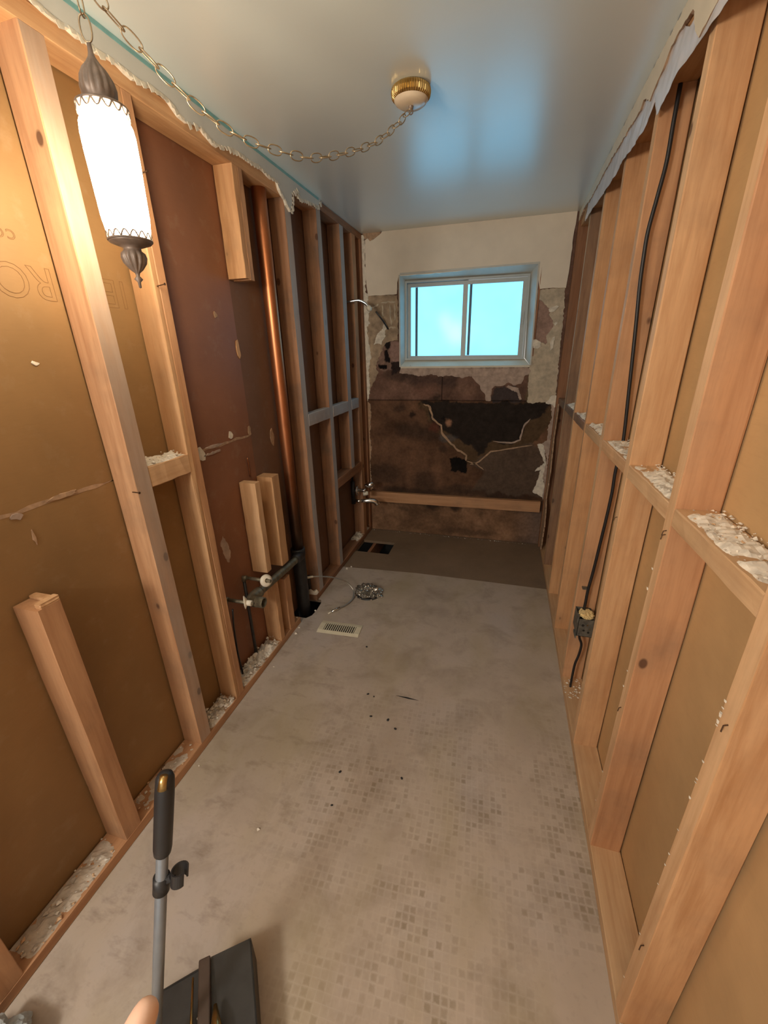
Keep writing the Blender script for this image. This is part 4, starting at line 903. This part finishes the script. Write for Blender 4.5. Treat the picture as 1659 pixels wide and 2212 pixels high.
tubeobj('diverter_pipe', [(-1.05, 3.12, .385), (-.985, 3.125, .388)], .013, M['chrome'], tv, 16)
tubeobj('spout', smoothpath([(-.985, 3.125, .388), (-.95, 3.135, .390), (-.905, 3.15, .388), (-.872, 3.16, .376), (-.862, 3.165, .352)], 4), [.014 + .008 * min(1, k / 6) for k in range(17)], M['chrome'], tv, 16)
tubeobj('riser', [(-1.06, 3.12, .55), (-1.06, 3.12, 1.9)], .008, M['iron'], tv, 12)
sa = empty('shower_arm', (-1.0, 3.13, 1.93)); tag(sa, 'chrome shower arm poking out of the studs near the window corner', 'shower arm')
tubeobj('arm', smoothpath([(-1.06, 3.12, 1.915), (-1.0, 3.13, 1.922), (-.945, 3.14, 1.925), (-.90, 3.15, 1.905), (-.885, 3.155, 1.885)], 4), .0095, M['chrome'], sa, 12)
tubeobj('ball_joint', [(-.888, 3.154, 1.888), (-.880, 3.156, 1.878), (-.872, 3.158, 1.866), (-.866, 3.16, 1.855)], [.012, .019, .018, .010], M['white_plastic'], sa, 16)
tubeobj('bracket', [(-.866, 3.30, 1.86), (-.83, 3.36, 1.80), (-.80, 3.40, 1.74)], .006, M['iron'], sa, 8)

# ---- electrical
cb = empty('power_cable', (.54, 1.745, 2.3)); tag(cb, 'black sheathed electrical cable running down the right stud bay to the outlet box', 'cable')
up_ = [(x if x > .5 else .52, y, min(z, 2.3)) for x, y, z in D['cable']]
tubeobj('upper_run', smoothpath(up_[2:], 5), .0062, M['cable'], cb, 12)
tubeobj('lower_run', smoothpath([(.532, 1.72, .372), (.540, 1.72, .33), (.553, 1.72, .294), (.55, 1.72, .234), (.541, 1.72, .178), (.539, 1.72, .10), (.539, 1.722, .035)], 5), .0055, M['cable'], cb, 12)
for z in (.56,):
    mb = MB(); mb.box(-.013, .010, .018, .040, z - 2.3, z - 2.295); mb.build('cable_staple', M['box_metal'], cb)
bx = empty('outlet_box', (.548, 1.735, .41)); tag(bx, 'rusty grey metal outlet box with yellow foam bursting from its top', 'outlet box')
mb = MB(); hx, hy, hz = .032, .05, .045
for f in ((-hx, hx, -hy, -hy + .002, -hz, hz), (-hx, hx, hy - .002, hy, -hz, hz), (hx - .002, hx, -hy, hy, -hz, hz), (-hx, hx, -hy, hy, -hz, -hz + .002), (-hx, -hx + .002, -hy, hy, -hz, hz)): mb.box(*f)
mb.build('box_shell', M['box_metal'], bx)
for dx, dz, r in ((-.012, .014, .006), (.006, .018, .004), (-.006, -.012, .005), (.014, -.02, .005), (.018, .0, .003)):
    mb = MB(); mb.lathe([(0, 0), (r, 0), (r, .0015), (0, .0015)], 12); ob = mb.build('knockout', M['black'] if r > .0045 else M['chrome'], bx, loc=(dx, -hy - .0002, dz), rot=(pi / 2, 0, 0))
bm = bmesh.new(); bmesh.ops.create_icosphere(bm, subdivisions=4, radius=1)
for v_ in bm.verts:
    p = v_.co.copy(); r = 1 + .35 * mnoise.fractal(p * 3.5, .9, 2.2, 4); v_.co = Vector((p.x * .029 * r, p.y * .036 * r, p.z * .014 * r))
me = bpy.data.meshes.new('m'); bm.to_mesh(me); bm.free(); link('foam', me, M['foam'], bx, loc=(.004, -.008, .047))
for f in ((-.036, -.030, -.046, -.02, .02, .055), (-.036, -.031, -.05, .0, -.06, -.045)):
    mb = MB(); mb.box(*f); mb.build('mounting_ear', M['box_metal'], bx)

# ---- long handled dustpan
ang = math.atan2(-.604, -.797)
dp = empty('dustpan', (-.42, .48, 0), ang); tag(dp, 'black long handled dustpan standing on the floor, grey tube handle with black grip', 'dustpan')
Wp, Dp, Hp = .272, .27, .115
def pbox(name, x0, x1, y0, y1, z0, z1, mat):
    mb = MB(); mb.box(x0, x1, y0, y1, z0, z1); ob = mb.build(name, mat, dp); mo = ob.modifiers.new('b', 'BEVEL'); mo.width = .003; mo.segments = 2; return ob
pbox('pan_base', 0, Wp, 0, Dp, .002, .006, M['panblack'])
mb = MB()   # hood: sloped body, deeper behind
mb.quadbox([(0, 0, Hp), (.10, 0, Hp), (.10, .0, Hp - .001), (.10, Dp, Hp * .72), (0, Dp, Hp * .72)], (0, 0, -.004))
mb.quadbox([(.125, .012, Hp - .008), (Wp, .018, Hp - .012), (Wp, Dp, Hp * .68), (.125, Dp, Hp * .68)], (0, 0, -.004))
mb.quadbox([(0, 0, .004), (0, 0, Hp), (0, Dp, Hp * .72), (0, Dp, .004)], (.004, 0, 0)); mb.quadbox([(Wp, .018, .004), (Wp, .018, Hp - .012), (Wp, Dp, Hp * .68), (Wp, Dp, .004)], (-.004, 0, 0))
mb.quadbox([(0, 0, .004), (Wp, 0, .004), (Wp, .018, Hp - .012), (0, 0, Hp)], (0, .004, 0))
ob = mb.build('pan_body', M['panblack'], dp); bm = bmesh.new(); bm.from_mesh(ob.data); bmesh.ops.recalc_face_normals(bm, faces=bm.faces); bm.to_mesh(ob.data); bm.free()
pbox('centre_rib', .100, .128, .0, Dp, Hp - .030, Hp + .012, M['panbrown'])
def dl(p): return tuple(dp.matrix_world_inv @ Vector(p)) if False else tuple(Matrix.Rotation(-ang, 3, 'Z') @ (Vector(p) - Vector((-.42, .48, 0))))
mb = MB(); mb.tube([(.140, .03, Hp + .012), (.141, .12, Hp + .012), (.142, .26, Hp + .004)], [.0025, .0035, .004], 8); mb.build('bail_wire', M['brass'], dp, smooth=True)
mb = MB(); mb.tube([(.088, .10, Hp + .014), (.086, .14, Hp + .018), (.084, .26, Hp + .016)], [.004, .013, .016], 12); mb.build('hinge_socket', M['brass'], dp, smooth=True)
A_ = Vector((-.500, .225, .10)); B_ = Vector((-.433, .400, .85)); ax_ = (B_ - A_).normalized()
mb = MB(); mb.tube([dl(A_), dl(A_ + ax_ * .30), dl(B_ - ax_ * .02)], .0112, 20); mb.build('handle_tube', M['handle'], dp, smooth=True)
ge = B_
mb = MB(); L_ = (0, .004, .012, .05, .12, .165, .178, .182); r_ = (.006, .0135, .0165, .0175, .0172, .0170, .0155, .0125)
mb.tube([dl(ge - ax_ * l) for l in L_], list(r_), 20); mb.build('grip', M['rubber'], dp, smooth=True)
mb = MB(); mb.tube([dl(ge + ax_ * .003 + Vector((.004, -.008, 0))), dl(ge - ax_ * .02 + Vector((.006, -.0135, 0)))], [.007, .0085], 12); ob = mb.build('grip_inlay', M['brass'], dp, smooth=True)
cc = ge - ax_ * .235
mb = MB(); mb.tube([dl(cc), dl(cc - ax_ * .034)], .0155, 20); mb.build('clip_collar', M['rubber'], dp, smooth=True)
side = Vector((.90, .25, .05)).normalized(); ce = cc + side * .036 + ax_ * .016
V = []; F = []; n = 20
ex = side; ey = ax_.cross(side).normalized()
for lv in (0, 1):
    for rr_ in (.0135, .0165):
        for k in range(n + 1):
            a = R(35) + (2 * pi - R(70)) * k / n; V.append(dl(ce + (ex * cos(a) + ey * sin(a)) * rr_ - ax_ * (.03 * lv)))
m_ = n + 1
for k in range(n):
    F += [(k, k + 1, m_ + k + 1, m_ + k), (2 * m_ + k, 3 * m_ + k, 3 * m_ + k + 1, 2 * m_ + k + 1), (m_ + k, m_ + k + 1, 3 * m_ + k + 1, 3 * m_ + k), (k, 2 * m_ + k, 2 * m_ + k + 1, k + 1)]
F += [(0, m_, 3 * m_, 2 * m_), (n, 2 * m_ + n, 3 * m_ + n, m_ + n)]
link('broom_clip', mesh(V, F), M['rubber'], dp, smooth=False)
mb = MB(); mb.tube([dl(cc - ax_ * .014), dl(cc + side * .022 - ax_ * .002)], .008, 12); mb.build('clip_neck', M['rubber'], dp)
crumbs('dust_flecks', dp, .03, .22, .08, .25, Hp * .86, 6, .002, .004, [M['crumb']])

# ---- person's hand at the lower edge of the view
def hand():
    T = Vector((-.085, .095, 1.150))     # thumb tip
    J = {}
    pts = []; ed = []; rad = []
    def add(p, r, par=None):
        pts.append(Vector(p)); rad.append(r)
        if par is not None: ed.append((par, len(pts) - 1))
        return len(pts) - 1
    w0 = Vector((-.125, -.055, 1.060)); palm = Vector((-.118, -.005, 1.085))
    i0 = add(w0, .024); el = add(Vector((-.20, -.24, 1.00)), .036, i0)
    i1 = add(w0.lerp(palm, .6), .030, i0); i2 = add(palm, .030, i1)
    th = i1
    for p, r in ((Vector((-.098, .0, 1.112)), .0145), (Vector((-.090, .045, 1.130)), .0120), (Vector((-.086, .078, 1.143)), .0112), (T, .0085)): th = add(p, r, th)
    for k in range(4):
        bx_ = palm + Vector((-.020 + .002 * k, .020 - .004 * k, -.004 - .018 * k)); L = (.040, .044, .041, .032)[k]
        f = add(bx_, .0098 - .0004 * k, i2)
        f = add(bx_ + Vector((.004, L * .8, -.004)), .0088, f); f = add(bx_ + Vector((.026, L * 1.05, -.012)), .0082, f); f = add(bx_ + Vector((.040, L * .65, -.016)), .0072, f)
    me = bpy.data.meshes.new('hand'); me.from_pydata([tuple(p) for p in pts], ed, [])
    o = bpy.data.objects.new('person', me); col.objects.link(o)
    mo = o.modifiers.new('s', 'SKIN'); sv = me.skin_vertices[0].data
    for i, r in enumerate(rad): sv[i].radius = (r, r)
    sv[0].use_root = True
    s_ = o.modifiers.new('u', 'SUBSURF'); s_.levels = 2; s_.render_levels = 2
    me.materials.append(M['skin'])
    dg = bpy.context.evaluated_depsgraph_get(); me2 = bpy.data.meshes.new_from_object(o.evaluated_get(dg)); bpy.data.objects.remove(o)
    me2.materials.clear(); me2.materials.append(M['skin']); o = link('person', me2, [], None, smooth=True)
    tag(o, 'bare left hand of a person, thumb tip at the bottom edge beside the dustpan', 'person')
    # thumb nail
    bm = bmesh.new(); bmesh.ops.create_uvsphere(bm, u_segments=16, v_segments=10, radius=1); me3 = bpy.data.meshes.new('n'); bm.to_mesh(me3); bm.free()
    nl = link('thumb_nail', me3, plain('nail_plate', (.72, .52, .42), .3, var=.03, bmp=0), o, smooth=True); nl.location = T + Vector((0, -.010, -.0085)); nl.scale = (.0062, .0085, .0022); nl.rotation_euler = (R(20), 0, 0)
hand()
# ---- crumpled bag in the near left corner
bm = bmesh.new(); bmesh.ops.create_icosphere(bm, subdivisions=5, radius=1)
for v_ in bm.verts:
    p = v_.co.copy(); r = 1 + .30 * mnoise.fractal(p * 2.2, .9, 2.2, 5); v_.co = Vector((p.x * .075 * r, p.y * .085 * r, max(-.5, p.z) * .075 * r + .042))
me = bpy.data.meshes.new('m'); bm.to_mesh(me); bm.free()
o = link('plastic_bag', me, M['bag'], smooth=False, loc=(-.905, .135, 0)); tag(o, 'crumpled grey-blue plastic bag on the floor in the near left corner', 'bag')

# ---- small dark bits of grit on the floor
gm = MB(); gm.lathe([(0, 0), (.006, .001), (.0075, .004), (.004, .007), (0, .0075)], 7, lambda r, z, a: r * (1 + .25 * cos(a * 2 + 1))); gme = mesh(gm.v, gm.f); gme.materials.append(M['black'])
for i, (x, y) in enumerate(D['floor_spots']):
    o = bpy.data.objects.new('grit_lump', gme); col.objects.link(o); o.location = (x, y, 0); o.rotation_euler = (0, 0, i * 1.3); s = (.8, .8, .6, .8, .9, .8, .8, .7, .6)[i] * .95; o.scale = (s, s * 1.1, s)
    tag(o, ('black grit lump just in front of the floor register', 'black grit lump left of its smaller twin, beyond the scattered three', 'smaller black grit lump between its twin and the dark floor gouge',
            'leftmost of three black grit lumps in front of the floor gouge', 'middle and largest of three black grit lumps in front of the floor gouge', 'rightmost and nearest of three black grit lumps in front of the floor gouge',
            'black grit lump left of centre, level with another to its right', 'black grit lump at the middle of the floor on the worn tile print', 'small black grit lump nearest to the dustpan handle')[i], 'grit', 'grit lumps scattered on the floor')
for x, y, a in ((-.27, 1.48, .05), (-.93, 2.33, .25)):
    pass
mb = MB(); mb.quadbox([(-.275, 1.494, .0003), (-.22, 1.497, .0003), (-.163, 1.491, .0003), (-.215, 1.489, .0003)], (0, 0, .0012)); mb.build('gouge_mark', M['black'], floor)
for i, ((x, y), s) in enumerate((((-.977, 1.80), .012), ((-.962, 2.05), .010), ((-.985, 1.86), .008), ((-.955, 2.62), .012), ((-.935, 2.66), .010), ((-.965, 1.52), .006), ((-.60, .78), .007), ((-.97, .93), .006))):
    mb = MB(); rn = random.Random(int(x * 997 + y * 131)); V = [Vector(p) * s * rn.uniform(.6, 1.2) for p in ((1, 0, 0), (-1, 0, 0), (0, 1, 0), (0, -1, 0), (0, 0, 1), (0, 0, -.4))]
    mb.add([(v_.x, v_.y, v_.z + s * .45) for v_ in V], [(0, 2, 4), (2, 1, 4), (1, 3, 4), (3, 0, 4), (2, 0, 5), (1, 2, 5), (3, 1, 5), (0, 3, 5)]); o = mb.build('plaster_chip', M['crumb'], None, loc=(x, y, 0))
    tag(o, ('white plaster chip beside the foot of the double cut studs', 'white plaster chip in front of the black stack fitting', 'smaller white plaster chip between the cut studs and the stack', 'white plaster chip where bare floor meets the left wall plate, near side',
            'white plaster chip at the far end of the old floor edge, by the wall', 'tiny white plaster chip against the plate below the sink drain', 'white plaster chip out on the floor right of the short cut stud', 'tiny white plaster chip by the foot of the tall stud under the lamp')[i], 'plaster chip', 'white plaster chips on the floor')
